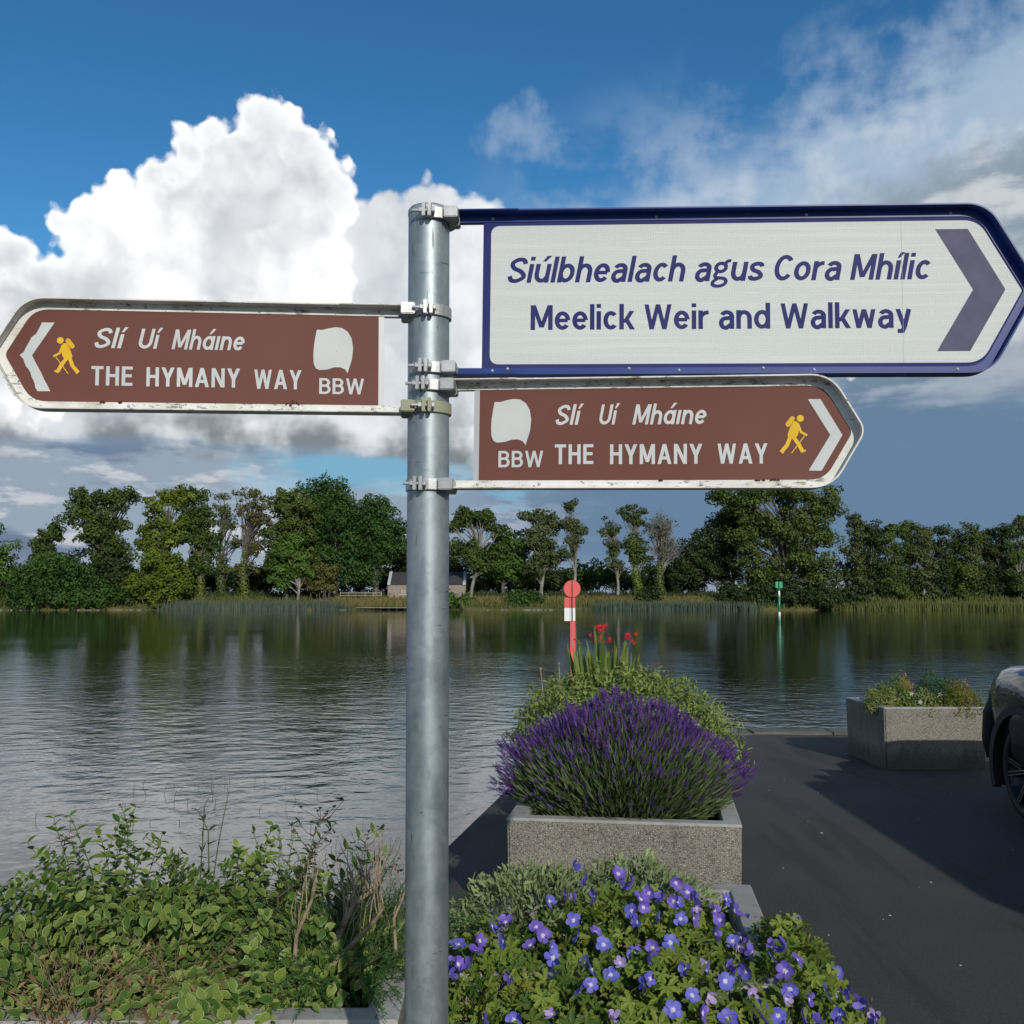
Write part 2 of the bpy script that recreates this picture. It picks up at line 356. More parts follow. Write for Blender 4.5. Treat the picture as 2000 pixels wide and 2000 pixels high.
def f_water(g, b):
    p = objco(g); q = g.v('MULTIPLY', p, (1.1, 1.0, 1.0))
    big = g.fbm(g.v('MULTIPLY', p, (.035, .05, 1)), 1.0, 4, .6)
    sx, sy, sz = g.sep(p)[0:3]
    n1 = g.fbm(g.v('ADD', g.v('MULTIPLY', q, (.8, 1, 1)), g.v('SCALE', g.fbm(p, .5, 2, out=1), sc=.8)), 2.6, 3, .5)
    n2 = g.fbm(g.v('ADD', q, (3.1, 9.2, 0)), 7.5, 4, .55)
    n0 = g.fbm(q, .55, 2, .5)
    calm = g.m('MULTIPLY', g.m('MULTIPLY', g.lin(9.0, 15.5, .36, 1.0, sy), g.lin(17, 42, 1.0, .30, sy)), g.lin(.36, .60, .55, 1.1, big))
    h = g.m('ADD', g.m('MULTIPLY', n1, g.lin(13, 30, .052, .034, sy)), g.m('ADD', g.m('MULTIPLY', n2, .0095), g.m('MULTIPLY', n0, .026)))
    n = g.node('ShaderNodeBump'); n.inputs['Distance'].default_value = 1.0; g.put(n.inputs['Strength'], g.m('MULTIPLY', calm, .85, clamp=True)); g.put(n.inputs['Height'], h)
    g.t.links.new(n.outputs[0], b.inputs['Normal'])
    b.inputs['IOR'].default_value = 1.6; g.put(b.inputs['Roughness'], g.lin(20, 150, .02, .045, sy))
    g.put(b.inputs['Base Color'], g.mix(g.ss(.4, .6, big), (.006, .011, .009), (.012, .017, .014)))
M_water = mat('river_water', rough=.04, spec=.5, build=f_water)
def f_ground(g, b):
    p = objco(g); n = g.fbm(p, .12, 6, .65); n2 = g.fbm(p, 1.2, 5, .7)
    c = g.mix(g.ss(.35, .65, n), (.055, .075, .022), (.13, .115, .045)); c = g.mix(g.m('MULTIPLY', g.ss(.4, .7, n2), .5), c, (.035, .05, .016))
    g.put(b.inputs['Base Color'], c); bump(g, b, n2, .8, .2)
M_bank = mat('rough_grass_ground', rough=.9, spec=.2, build=f_ground)
M_galv = None
def f_galv(g, b):
    p = objco(g)
    mm = g.fbm(g.v('MULTIPLY', p, (1, 1, .35)), 26, 5, .6); fl = g.vor(p, 75, out='Color')
    c = g.mix(g.ss(.3, .7, mm), (.19, .235, .255), (.30, .35, .365))
    c = g.mix(g.m('MULTIPLY', g.sep(fl)[0], .14), c, (.60, .64, .65))
    # short dark scuffs and hairline scratches left by clamps being moved
    sc = g.fbm(g.v('ADD', g.v('MULTIPLY', p, (30, 30, 210)), (4, 1, 7)), 1.0, 2, .5)
    wh = g.fbm(p, 12, 2)
    c = g.mix(g.m('MULTIPLY', g.m('MULTIPLY', g.ss(.675, .70, sc), g.ss(.50, .58, wh)), .85), c, (.05, .055, .055))
    sc2 = g.fbm(g.v('MULTIPLY', p, (170, 170, 14)), 1.0, 2, .5)
    c = g.mix(g.m('MULTIPLY', g.m('MULTIPLY', g.ss(.665, .685, sc2), g.ss(.50, .60, g.fbm(p, 7, 2))), .7), c, (.08, .085, .085))
    g.put(b.inputs['Base Color'], c); g.put(b.inputs['Roughness'], g.lin(.3, .7, .42, .56, mm)); bump(g, b, g.fbm(p, 420, 3), .12, .0008)
M_galv = mat('galvanised_steel', rough=.42, metal=.62, build=f_galv)
def f_clamp(g, b):
    p = objco(g); mm = g.fbm(p, 60, 4)
    g.put(b.inputs['Base Color'], g.mix(g.ss(.35, .7, mm), (.34, .345, .34), (.46, .465, .46))); bump(g, b, g.fbm(p, 300, 3), .15, .001)
M_clamp = mat('cast_aluminium', rough=.48, metal=.6, build=f_clamp)
M_clampold = mat('lichen_stained_aluminium', (.30, .31, .22), .75, .2)
def f_cream(g, b):
    p = objco(g); c = g.mix(g.ss(.35, .7, g.fbm(p, 18, 4)), (.60, .595, .55), (.70, .70, .67))
    sx, sy, sz = g.sep(p)[0:3]
    d = g.fbm(g.v('MULTIPLY', p, (1, 2.4, 4)), 34, 6, .72)
    # grime and green algae where water sits: along the bottom rail and the sleeve ends
    low_ = g.ss(.26, .19, g.m('SUBTRACT', g.m('MODULO', g.m('ADD', sz, .0), 10), 0.0))
    c = g.mix(g.m('MULTIPLY', g.m('MULTIPLY', g.ss(.53, .60, d), g.ss(.47, .58, g.fbm(p, 7, 3, .6))), .85), c, (.11, .105, .085))
    c = g.mix(g.m('MULTIPLY', g.ss(.64, .68, g.fbm(g.v('MULTIPLY', p, (1, 3, 3)), 70, 3, .6)), .8), c, (.05, .045, .035))
    c = g.mix(g.m('MULTIPLY', g.ss(.50, .64, g.fbm(g.v('ADD', p, (3, 3, 3)), 9, 5, .7)), .35), c, (.34, .32, .20))
    g.put(b.inputs['Base Color'], c)
M_cream = mat('weathered_cream_paint', rough=.55, spec=.25, build=f_cream)
def f_blue(g, b):
    p = objco(g); c = g.mix(g.ss(.3, .7, g.fbm(p, 12, 4)), (.010, .030, .155), (.014, .042, .20))
    c = g.mix(g.m('MULTIPLY', g.ss(.66, .74, g.fbm(g.v('MULTIPLY', p, (1, 1, 3)), 60, 5, .75)), .5), c, (.22, .22, .20))
    g.put(b.inputs['Base Color'], c)
M_blue = mat('dark_blue_gloss_paint', rough=.38, spec=.28, build=f_blue)
def f_brown(g, b):
    p = objco(g); c = g.mix(g.ss(.3, .7, g.fbm(p, 3, 4)), (.125, .047, .035), (.140, .057, .043))
    c = g.mix(g.m('MULTIPLY', g.ss(.60, .70, g.fbm(p, 26, 5, .7)), .12), c, (.09, .04, .03))
    g.put(b.inputs['Base Color'], c); bump(g, b, g.fbm(p, 900, 2), .03, .0005)
M_brown = mat('brown_sign_film', rough=.55, spec=.16, build=f_brown)
def f_retro(g, b):
    p = objco(g); sx, sy, sz = g.sep(p)[0:3]
    q = g.comb(g.m('MULTIPLY', sx, 1.0), g.m('MULTIPLY', sz, 1.0), 0.0)
    cell = g.vor(q, 330, 'F1', 0.25)
    c = g.mix(g.ss(.25, .6, cell), (.575, .61, .59), (.485, .51, .495))
    band = g.fbm(g.comb(g.m('MULTIPLY', sx, 2.2), g.m('MULTIPLY', sz, 95), 0.0), 1.0, 3, .6)  # paler streaks and lines: the film's glints, put into its colour
    c = g.mix(g.m('MULTIPLY', g.ss(.45, .75, band), .5), c, (.64, .67, .63))
    sc = g.fbm(g.comb(g.m('MULTIPLY', sx, 9), g.m('MULTIPLY', sz, 420), 0.0), 1.0, 1, .5)
    c = g.mix(g.m('MULTIPLY', g.ss(.74, .77, sc), .8), c, (.75, .75, .73))
    g.put(b.inputs['Base Color'], c)
M_retro = mat('white_retroreflective_film', rough=.55, spec=.12, build=f_retro)
M_violet = mat('blue_violet_sign_film', rough=.55, spec=.07, build=lambda g, b: g.put(b.inputs['Base Color'], g.mix(g.ss(.3, .7, g.fbm(objco(g), 6, 4)), (.022, .027, .125), (.036, .040, .13))))
M_chev = mat('faded_violet_film', rough=.6, spec=.18, build=lambda g, b: g.put(b.inputs['Base Color'], g.mix(g.ss(.3, .7, g.fbm(objco(g), 30, 5)), (.075, .075, .125), (.095, .09, .145))))
def f_white(g, b):
    p = objco(g); c = g.mix(g.ss(.3, .7, g.fbm(p, 8, 4)), (.47, .50, .50), (.54, .56, .55))
    c = g.mix(g.m('MULTIPLY', g.ss(.70, .74, g.fbm(p, 80, 3, .7)), .8), c, (.17, .08, .06))
    g.put(b.inputs['Base Color'], c)
M_white = mat('white_sign_film', rough=.5, spec=.15, build=f_white)
M_yel = mat('yellow_sign_film', rough=.5, spec=.15, build=lambda g, b: g.put(b.inputs['Base Color'], g.mix(g.ss(.3, .7, g.fbm(objco(g), 20, 4)), (.62, .37, .02), (.72, .46, .035))))
M_edge = mat('bare_aluminium_edge', (.40, .41, .42), .5, .3)
M_tide = mat('dark_moss', (.05, .018, .012), .95)
# ------------------------------------------------------------------ setting: water, far land, quay
WZ = -.5
o = MB().add([(-1800, -60, WZ), (1800, -60, WZ), (1800, 400, WZ), (-1800, 400, WZ)], [(0, 1, 2, 3)]).build('river_water', M_water); tag(o, kind='structure')
o = MB().add([(-1800, -60, WZ - 1.6), (1800, -60, WZ - 1.6), (1800, 160, WZ - 1.2), (-1800, 160, WZ - 1.2)], [(0, 1, 2, 3)]).build('river_bed', M_soil); tag(o, kind='structure')
def shore(x):      # distance of the far waterline
    return 156.6 + 1.1 * math.sin(x * .11 + 1) + .7 * math.sin(x * .31) + (2.2 if -31 < x < -8 else 0) - (1.0 if x > 34 else 0)
prof = [(-6, -1.9), (-.6, -.75), (0, -.46), (.35, -.2), (1.6, .25), (4, .85), (8, 1.3), (13, 1.42), (40, 1.45), (160, 1.4), (900, 1.35), (4000, 1.2)]
xs = [-1800, -900, -400, -220] + [-130 + 1.5 * i for i in range(174)] + [220, 400, 900, 1800]
mb = MB(); vs = []
for x in xs:
    s0 = shore(max(-150, min(150, x)))
    for j, (dyy, z) in enumerate(prof):
        w = 0 if j < 2 or j > 8 else .12 * math.sin(x * .7 + j * 2) + .08 * mnoise.noise(Vector((x * .5, j * 3, 0)))
        vs.append((x, s0 + dyy, z + w * (.5 if j == 2 else 1)))
n = len(prof)
mb.add(vs, [(i * n + j, (i + 1) * n + j, (i + 1) * n + j + 1, i * n + j + 1) for i in range(len(xs) - 1) for j in range(n - 1)], 0, True)
o = mb.build('far_river_bank', M_bank); tag(o, kind='structure')

# quay: outline runs along the row of planters, then square to the river
Q = [(-14, 4.25), (-.90, 4.15), (.66, 12.36), (46, 12.36), (46, -26), (-14, -26)]
bm = bmesh.new(); vt = [bm.verts.new((x, y, 0)) for x, y in Q]; f = bm.faces.new(list(reversed(vt)))
r_ = bmesh.ops.extrude_face_region(bm, geom=[f]); ev = [v for v in r_['geom'] if isinstance(v, bmesh.types.BMVert)]
bmesh.ops.translate(bm, vec=(0, 0, -1.9), verts=ev); bmesh.ops.recalc_face_normals(bm, faces=bm.faces)
for fc in bm.faces: fc.material_index = 0 if abs(fc.normal.z) > .5 else 1
me = bpy.data.meshes.new('quay'); bm.to_mesh(me); bm.free(); me.materials.append(M_asphalt); me.materials.append(M_quay)
for p_ in me.polygons: p_.material_index = 0 if p_.normal.z > .5 else 1
tag(link(bpy.data.objects.new('asphalt_quay', me)), kind='structure')
o = MB().add([(-14, -26, .004), (-.1, -26, .004), (-.05, 5.02, .004), (-.735, 5.02, .004), (-.90, 4.15, .004), (-14, 4.25, .004)], [(0, 1, 2, 3, 4, 5)]).build('concrete_footpath', M_path); tag(o, kind='structure')
cop = empty('quay_coping', (0, 0, 0)); tag(cop, kind='structure')
x = .74; k = 0
while x < 11:
    L = .85 + rd.random() * .35; mb = MB(); d0 = 12.02 + rd.uniform(-.07, .05)
    z = .022 + rd.uniform(-.008, .01)
    e = [(x + .012, d0 + rd.uniform(-.03, .03)), (x + L * .35, d0 + rd.uniform(-.07, .05)), (x + L * .7, d0 + rd.uniform(-.06, .06)), (x + L - .012, d0 + rd.uniform(-.03, .03)), (x + L - .012, 12.40), (x + .012, 12.40)]
    b_ = [Vector((p[0], p[1], -.05)) for p in e]; t_ = [Vector((p[0], p[1], z)) for p in e]
    mb.add(b_ + t_, [(0, 5, 4, 3, 2, 1), (6, 7, 8, 9, 10, 11)] + [(i, (i + 1) % 6, (i + 1) % 6 + 6, i + 6) for i in range(6)])
    mb.build('coping_slab', M_quay, cop); x += L
# crumbs of grit and scraps of paper or petal lying on the asphalt
mb = MB()
for (px_, py_, s_) in [(1.12, 4.35, .012), (1.2, 4.2, .02), (1.28, 4.95, .008), (1.9, 5.3, .008), (1.6, 6.2, .007), (2.0, 3.9, .011), (1.75, 3.05, .012), (1.62, 2.95, .011), (2.3, 3.2, .01), (1.5, 3.6, .007), (2.5, 4.1, .008), (1.95, 4.6, .008), (2.1, 7.1, .01), (1.45, 7.6, .01), (1.25, 4.1, .016), (2.35, 5.9, .009), (1.5, 5.0, .007)]:
    pts = [Vector((px_ + s_ * rd.uniform(.5, 1.4) * math.cos(a), py_ + s_ * rd.uniform(.5, 1.2) * math.sin(a), .001)) for a in [i * math.pi / 3 for i in range(6)]]
    mb.add(pts + [Vector((px_, py_, s_ * .6))], [(i, (i + 1) % 6, 6) for i in range(6)])
for i in range(90):
    px_, py_, s_ = rd.uniform(.9, 5), rd.uniform(2.2, 11.5), rd.uniform(.002, .006)
    pts = [Vector((px_ + s_ * math.cos(a), py_ + s_ * math.sin(a), .001)) for a in [i_ * math.pi / 2 for i_ in range(4)]]
    mb.add(pts + [Vector((px_, py_, s_))], [(i_, (i_ + 1) % 4, 4) for i_ in range(4)])
M_grit = mat('pale_grit', (.42, .40, .36), .8)
o = mb.build('grit', M_grit); tag(o, 'pale crumbs of grit scattered over the dark asphalt', 'grit', kind='stuff')

# ------------------------------------------------------------------ concrete planters (origin: front left corner)
def planter(loc, rz, w, d, h, label, wall=.085, group='square concrete planters along the quay'):
    root = empty('concrete_planter', loc, rz); tag(root, label, 'planter', group)
    bm = bmesh.new()
    def lv(x0, x1, y0, y1, z): return [bm.verts.new(p) for p in ((x0, y0, z), (x1, y0, z), (x1, y1, z), (x0, y1, z))]
    a = lv(.01, w - .01, .01, d - .01, 0); b_ = lv(0, w, 0, d, h - .006)
    for i in range(4): bm.faces.new((a[i], a[(i + 1) % 4], b_[(i + 1) % 4], b_[i]))
    bmesh.ops.bevel(bm, geom=[e for e in bm.edges if abs(e.verts[0].co.z - e.verts[1].co.z) > .1 and e.is_manifold] , offset=.012, segments=2, affect='EDGES')
    me = bpy.data.meshes.new('side_wall'); 
    bmesh.ops.recalc_face_normals(bm, faces=bm.faces); bm.to_mesh(me); bm.free(); me.materials.append(M_agg); link(bpy.data.objects.new('side_wall', me), root)
    # rim: smooth trowelled ring that closes the wall at the top
    vs = []; 
    ring = lambda o_, z: [(-o_, -o_, z), (w + o_, -o_, z), (w + o_, d + o_, z), (-o_, d + o_, z)]
    for o_, z in ((.0015, h - .012), (.0015, h - .005), (-.005, h), (-wall + .008, h), (-wall, h - .01), (-wall - .01, h - .25)): vs += ring(o_, z)
    fs = [(j * 4 + i, j * 4 + (i + 1) % 4, (j + 1) * 4 + (i + 1) % 4, (j + 1) * 4 + i) for j in range(5) for i in range(4)]
    MB().add(vs, fs).build('rim', M_rim, root)
    g = 14; vs = []
    for i in range(g + 1):
        for j in range(g + 1):
            x_ = wall * .8 + (w - 1.6 * wall) * i / g; y_ = wall * .8 + (d - 1.6 * wall) * j / g
            vs.append((x_, y_, h - .07 + .025 * mnoise.noise(Vector((x_ * 9 + loc[0], y_ * 9, 0)))))
    MB().add(vs, [(i * (g + 1) + j, (i + 1) * (g + 1) + j, (i + 1) * (g + 1) + j + 1, i * (g + 1) + j + 1) for i in range(g) for j in range(g)], 0, True).build('soil', M_soil, root)
    return root
ROW = -R(7)
PL_lav = planter((-.024, 4.886, 0), -R(8.2), 1.075, .98, .57, 'concrete planter full of purple lavender, in the middle of the row')
PL_ger = planter((-.155, 2.90, 0), -R(6.5), .905, .98, .57, 'nearest concrete planter, buried under blue geranium flowers')
PL_gnd = planter((.235, 6.75, 0), -R(7.5), 1.10, 1.0, .57, 'concrete planter hidden behind the lavender, with the red crocosmia')
PL_rgt = planter((3.46, 9.64, 0), R(2), .955, 1.0, .57, 'concrete planter beside the dark car, low mixed bedding in it', group='square concrete planters along the quay')
PL_shr = planter((-1.33, 2.58, 0), R(.6), 1.05, .98, .57, 'concrete planter left of the signpost, overgrown with variegated shrubs')
# ------------------------------------------------------------------ lettering: a stroke alphabet
def arc(cx, cy, rx, ry, a0, a1, n=None):
    n = n or max(6, int(abs(a1 - a0) / 11))
    return [(cx + rx * math.cos(R(a0 + (a1 - a0) * i / n)), cy + ry * math.sin(R(a0 + (a1 - a0) * i / n))) for i in range(n + 1)]
def crom(P, n=6):
    out = []
    for i in range(len(P) - 1):
        p0, p1, p2, p3 = P[max(i - 1, 0)], P[i], P[i + 1], P[min(i + 2, len(P) - 1)]
        for k in range(n):
            t = k / n
            out.append(tuple(.5 * ((2 * p1[j]) + (-p0[j] + p2[j]) * t + (2 * p0[j] - 5 * p1[j] + 4 * p2[j] - p3[j]) * t * t + (-p0[j] + 3 * p1[j] - 3 * p2[j] + p3[j]) * t ** 3) for j in (0, 1)))
    return out + [P[-1]]
def ribbon(P, w):
    P = [Vector(p) for p in P]; L = []; Rr = []
    for i, p in enumerate(P):
        a = (P[i] - P[i - 1]).normalized() if i else None; b = (P[i + 1] - P[i]).normalized() if i < len(P) - 1 else None
        if a is None: n_ = Vector((-b.y, b.x)); k = 1
        elif b is None: n_ = Vector((-a.y, a.x)); k = 1
        else:
            t = (a + b).normalized(); n_ = Vector((-t.y, t.x)); k = 1 / max(.45, n_.dot(Vector((-a.y, a.x))))
        L.append(p + n_ * w / 2 * k); Rr.append(p - n_ * w / 2 * k)
    return [[L[i], Rr[i], Rr[i + 1], L[i + 1]] for i in range(len(P) - 1)]
def diag(x0, y0, x1, y1, w):     # straight stroke with level ends
    L = math.hypot(x1 - x0, y1 - y0); h = w / 2 * L / abs(y1 - y0)
    return [[Vector((x0 - h, y0)), Vector((x0 + h, y0)), Vector((x1 + h, y1)), Vector((x1 - h, y1))]]
def glyph(c, w, X, single=False):
    """returns (list of strokes, each a list of quads; advance)"""
    h = w / 2; S = []; st = lambda x, y0, y1: S.append(diag(x, y0, x, y1, w)); rb = lambda P, ww=w: S.append(ribbon(P, ww)); hb = lambda x0, x1, y: S.append([[Vector((x0, y - h * .92)), Vector((x1, y - h * .92)), Vector((x1, y + h * .92)), Vector((x0, y + h * .92))]])
    A = 1.03
    def arch(x0, x1, top, foot=0):
        ry = min(.26, top * .42); cx = (x0 + x1) / 2
        rb([(x0, top - h - ry * 1.0 - .03)] + arc(cx, top - h - ry, (x1 - x0) / 2, ry, 172, 0) + [(x1, foot)])
    if c in 'ilıíI' or c == 'í':
        if c == 'l': st(h, 0, A); return S, w
        if c == 'I': st(h, 0, 1); return S, w
        st(h, 0, X)
        if c == 'i': S.append(diag(h, A - w * .98, h, A, w))
        if c == 'í': S.append([[Vector((h - .06, X + .10)), Vector((h + .03, X + .10)), Vector((h + .17, A + .03)), Vector((h + .02, A + .03))]])
        return S, w
    if c == 'n': W_ = .54; st(h, 0, X); arch(h, W_ - h, X); return S, W_
    if c == 'h': W_ = .54; st(h, 0, A); arch(h, W_ - h, X); return S, W_
    if c in 'uú':
        W_ = .54; st(W_ - h, 0, X); ry = .27; cx = W_ / 2
        rb([(W_ - h, h + ry + .03)] + arc(cx, h + ry, W_ / 2 - h, ry, -8, -180) + [(h, X)])
        if c == 'ú': S.append([[Vector((cx - .06, X + .09)), Vector((cx + .05, X + .09)), Vector((cx + .24, A + .03)), Vector((cx + .07, A + .03))]])
        return S, W_
    if c == 'r': st(h, 0, X); rb([(h, X - .34)] + arc(.35, X - .32, .35 - h, .32 - h, 172, 88)); return S, .36
    if c in 'aá' and not single:
        W_ = .53; r = W_ - h
        rb(arc((h + r) / 2 + .01, X - h - .17, (r - h) / 2 - .01, .17, 158, 0) + [(r, 0)])
        rb([(r, X * .60)] + arc(.24, .225 + h * .1, .24 - h, .215 - h * .3, 82, 278) + [(r, .20)])
        ac = W_ / 2
    elif c in 'aá':
        W_ = .56; st(W_ - h, 0, X); rb(arc(W_ / 2 - .005, X / 2, W_ / 2 - h, X / 2 - h, 0, 360, 28)); ac = W_ / 2
    if c in 'aá':
        if c == 'á': S.append([[Vector((ac - .05, X + .09)), Vector((ac + .05, X + .09)), Vector((ac + .25, A + .03)), Vector((ac + .09, A + .03))]])
        return S, W_
    if c in 'bdo':
        W_ = .56; rb(arc(W_ / 2, X / 2, W_ / 2 - h, X / 2 - h, 0, 360, 28))
        if c == 'b': st(h, 0, A)
        if c == 'd': st(W_ - h, 0, A)
        return S, W_
    if c == 'e': W_ = .55; hb(w * .8, W_ - w * .55, X * .51); rb(arc(W_ / 2, X / 2, W_ / 2 - h, X / 2 - h, 2, 322, 30)); return S, W_
    if c == 'c': W_ = .53; rb(arc(W_ / 2 + .01, X / 2, W_ / 2 - h, X / 2 - h, 42, 318, 26)); return S, W_ - .03
    if c == 'C': W_ = .66; rb(arc(W_ / 2, .5, W_ / 2 - h, .5 - h, 40, 320, 30)); return S, W_ - .05
    if c in 'sS':
        H_ = X if c == 's' else 1.0; W_ = .50 if c == 's' else .62; q = H_
        rb(crom([(W_ - h * 1.0, q * .745), (W_ * .76, q - h - .03 * q), (W_ * .47, q - h), (h * 1.15 + .02, q * .82), (h + .01, q * .70), (W_ * .30, q * .565), (W_ * .66, q * .455), (W_ - h, q * .30), (W_ - h - .02, q * .19), (W_ * .52, h), (W_ * .22, h + .03 * q), (h * .75, q * .27)], 5)); return S, W_
    if c == 'g':
        rb(arc(.25, X - .21, .25 - h, .21 - h * .6, 0, 360, 22), w * .86); rb(crom([(.36, X - .10), (.44, X + .03), (.56, X + .045)]), w * .8)
        rb(crom([(.16, X - .37), (.09, .24), (.13, .15), (.26, .125), (.41, .10), (.50, .0), (.45, -.13), (.27, -.195), (.09, -.16), (.05, -.06), (.11, .04), (.2, .10)], 5), w * .80); return S, .55
    if c == 'k': st(h, 0, A); S.append(diag(h + w * .6, .27, .44, X, w * .92)); S.append(diag(.46, 0, .235, .43, w * .98)); return S, .52
    if c in 'wW':
        H_ = X if c == 'w' else 1; W_ = .80 if c == 'w' else .96; ww = w * .93
        a, b_, m_, d_, e = h * 1.02, W_ * .27, W_ / 2, W_ * .73, W_ - h * 1.02
        for p in ((b_, 0, a, H_), (b_, 0, m_, H_), (d_, 0, m_, H_), (d_, 0, e, H_)): S.append(diag(*p, ww))
        return S, W_
    if c == 'y':
        W_ = .54; S.append(diag(W_ / 2 + .02, .04, h, X, w * .98)); rb([(W_ - h * 1.05, X), (W_ / 2 + .03, .05), (W_ / 2 - .04, -.12), (.16, -.2 + h), (.06, -.2 + h)]); return S, W_
    if c == 'Y': W_ = .64; S.append(diag(W_ / 2, .42, h, 1, w)); S.append(diag(W_ / 2, .42, W_ - h, 1, w)); st(W_ / 2, 0, .46); return S, W_
    if c == 'M': W_ = .78; st(h, 0, 1); st(W_ - h, 0, 1); S.append(diag(W_ / 2, .10, h * 1.3, 1, w * .95)); S.append(diag(W_ / 2, .10, W_ - h * 1.3, 1, w * .95)); return S, W_
    if c == 'N': W_ = .66; st(h, 0, 1); st(W_ - h, 0, 1); S.append(diag(W_ - h * 1.1, 0, h * 1.1, 1, w)); return S, W_
    if c == 'A': W_ = .70; S.append(diag(h, 0, W_ / 2, 1, w)); S.append(diag(W_ - h, 0, W_ / 2, 1, w)); hb(W_ * .22, W_ * .78, .30); return S, W_
    if c == 'T': W_ = .58; st(W_ / 2, 0, 1); hb(0, W_, 1 - h * .92); return S, W_
    if c == 'H': W_ = .62; st(h, 0, 1); st(W_ - h, 0, 1); hb(h, W_ - h, .52); return S, W_
    if c == 'E': W_ = .52; st(h, 0, 1); [hb(h, W_ - q, y) for q, y in ((0, h * .92), (.04, .52), (0, 1 - h * .92))]; return S, W_
    if c == 'U': W_ = .62; rb([(h, 1)] + arc(W_ / 2, h + .26, W_ / 2 - h, .26, 180, 360) + [(W_ - h, 1)]); return S, W_
    if c == 'B':
        W_ = .60; st(h, 0, 1); x_ = W_ - .27
        for y0, y1, ex in ((h, .525, 0), (.525, 1 - h, -.03)):
            ry = (y1 - y0) / 2; rb([(h, y0), (x_ + ex, y0)] + arc(x_ + ex, (y0 + y1) / 2, .27 - h, ry, -84, 84) + [(x_ + ex, y1), (h, y1)])
        return S, W_
    return S, .3
def text_mesh(s, x0, x1, base, cap, w=.155, X=.74, gap=.09, space=.30, shear=0, single=False):
    """letters set between x0 and x1 on the line 'base'; quads in (x, z)"""
    gl = []; x = 0
    for c in s:
        if c == ' ': x += space; continue
        S, a = glyph(c, w, X, single); gl.append((x, S)); x += a + gap
    tot = x - gap + shear * .8; kx = (x1 - x0) / tot; res = []
    for gx, S in gl:
        mb = MB(); res.append(mb)
        for i, stroke in enumerate(S):
            y_ = -.0004 - .00003 * (i % 5)
            for q in stroke:
                mb.add([(x0 + (gx + p.x + shear * p.y) * kx, y_, base + p.y * cap) for p in q], [(0, 1, 2, 3)])
    # face the viewer whatever way the quad was wound
    for mb in res:
        out = []
        for f in mb.f:
            a, b_, c = (Vector(mb.v[i]) for i in f[:3]); nn = (b_ - a).cross(c - a); out.append(f if nn.y < 0 else tuple(reversed(f)))
        mb.f = out
    return res
def letters(res, m, parent):
    for mb in res: mb.build('letter', m, parent)

# ------------------------------------------------------------------ finger signs
PX, PY, PR = -.152, 1.85, .038
def rounded(P, rad, closed=False):
    out = []
    n = len(P)
    for i, p in enumerate(P):
        r = rad[i]
        if r <= 0 or (not closed and i in (0, n - 1)): out.append(Vector(p)); continue
        a = Vector(P[i - 1]) - Vector(p); b_ = Vector(P[(i + 1) % n]) - Vector(p); a.normalize(); b_.normalize()
        th = math.acos(max(-1, min(1, a.dot(b_)))); t = r / math.tan(th / 2); t = min(t, .49 * (Vector(P[(i + 1) % n]) - Vector(p)).length, .49 * (Vector(P[i - 1]) - Vector(p)).length)
        s_ = Vector(p) + a * t; e_ = Vector(p) + b_ * t
        for k in range(9):
            u = k / 8; out.append(s_ * (1 - u) ** 2 + 2 * Vector(p) * u * (1 - u) + e_ * u * u)
    return out
def offset(P, d, closed=False):     # towards the left-hand side of travel
    out = []; n = len(P)
    for i in range(n):
        a = (P[i] - P[i - 1]).normalized() if (i or closed) else None; b_ = (P[(i + 1) % n] - P[i]).normalized() if (i < n - 1 or closed) else None
        t = b_ if a is None else a if b_ is None else (a + b_).normalized(); nn = Vector((-t.y, t.x))
        k = 1 if a is None or b_ is None else 1 / max(.5, nn.dot(Vector((-a.y, a.x))))
        out.append(P[i] + nn * d * k)
    return out
def poly(mb, P, y, mi=0, th=0):
    mir = sum((P[i][0] * P[(i + 1) % len(P)][1] - P[(i + 1) % len(P)][0] * P[i][1]) for i in range(len(P))) < 0
    if mir: P = list(reversed(P))
    n = len(P)
    mb.add([(p[0], y, p[1]) for p in P], [tuple(range(n))], mi)
    if th: mb.add([(p[0], y, p[1]) for p in P] + [(p[0], y + th, p[1]) for p in P], [tuple(reversed(range(n, 2 * n)))] + [(i, i + n, (i + 1) % n + n, (i + 1) % n) for i in range(n)], mi)
    return mb
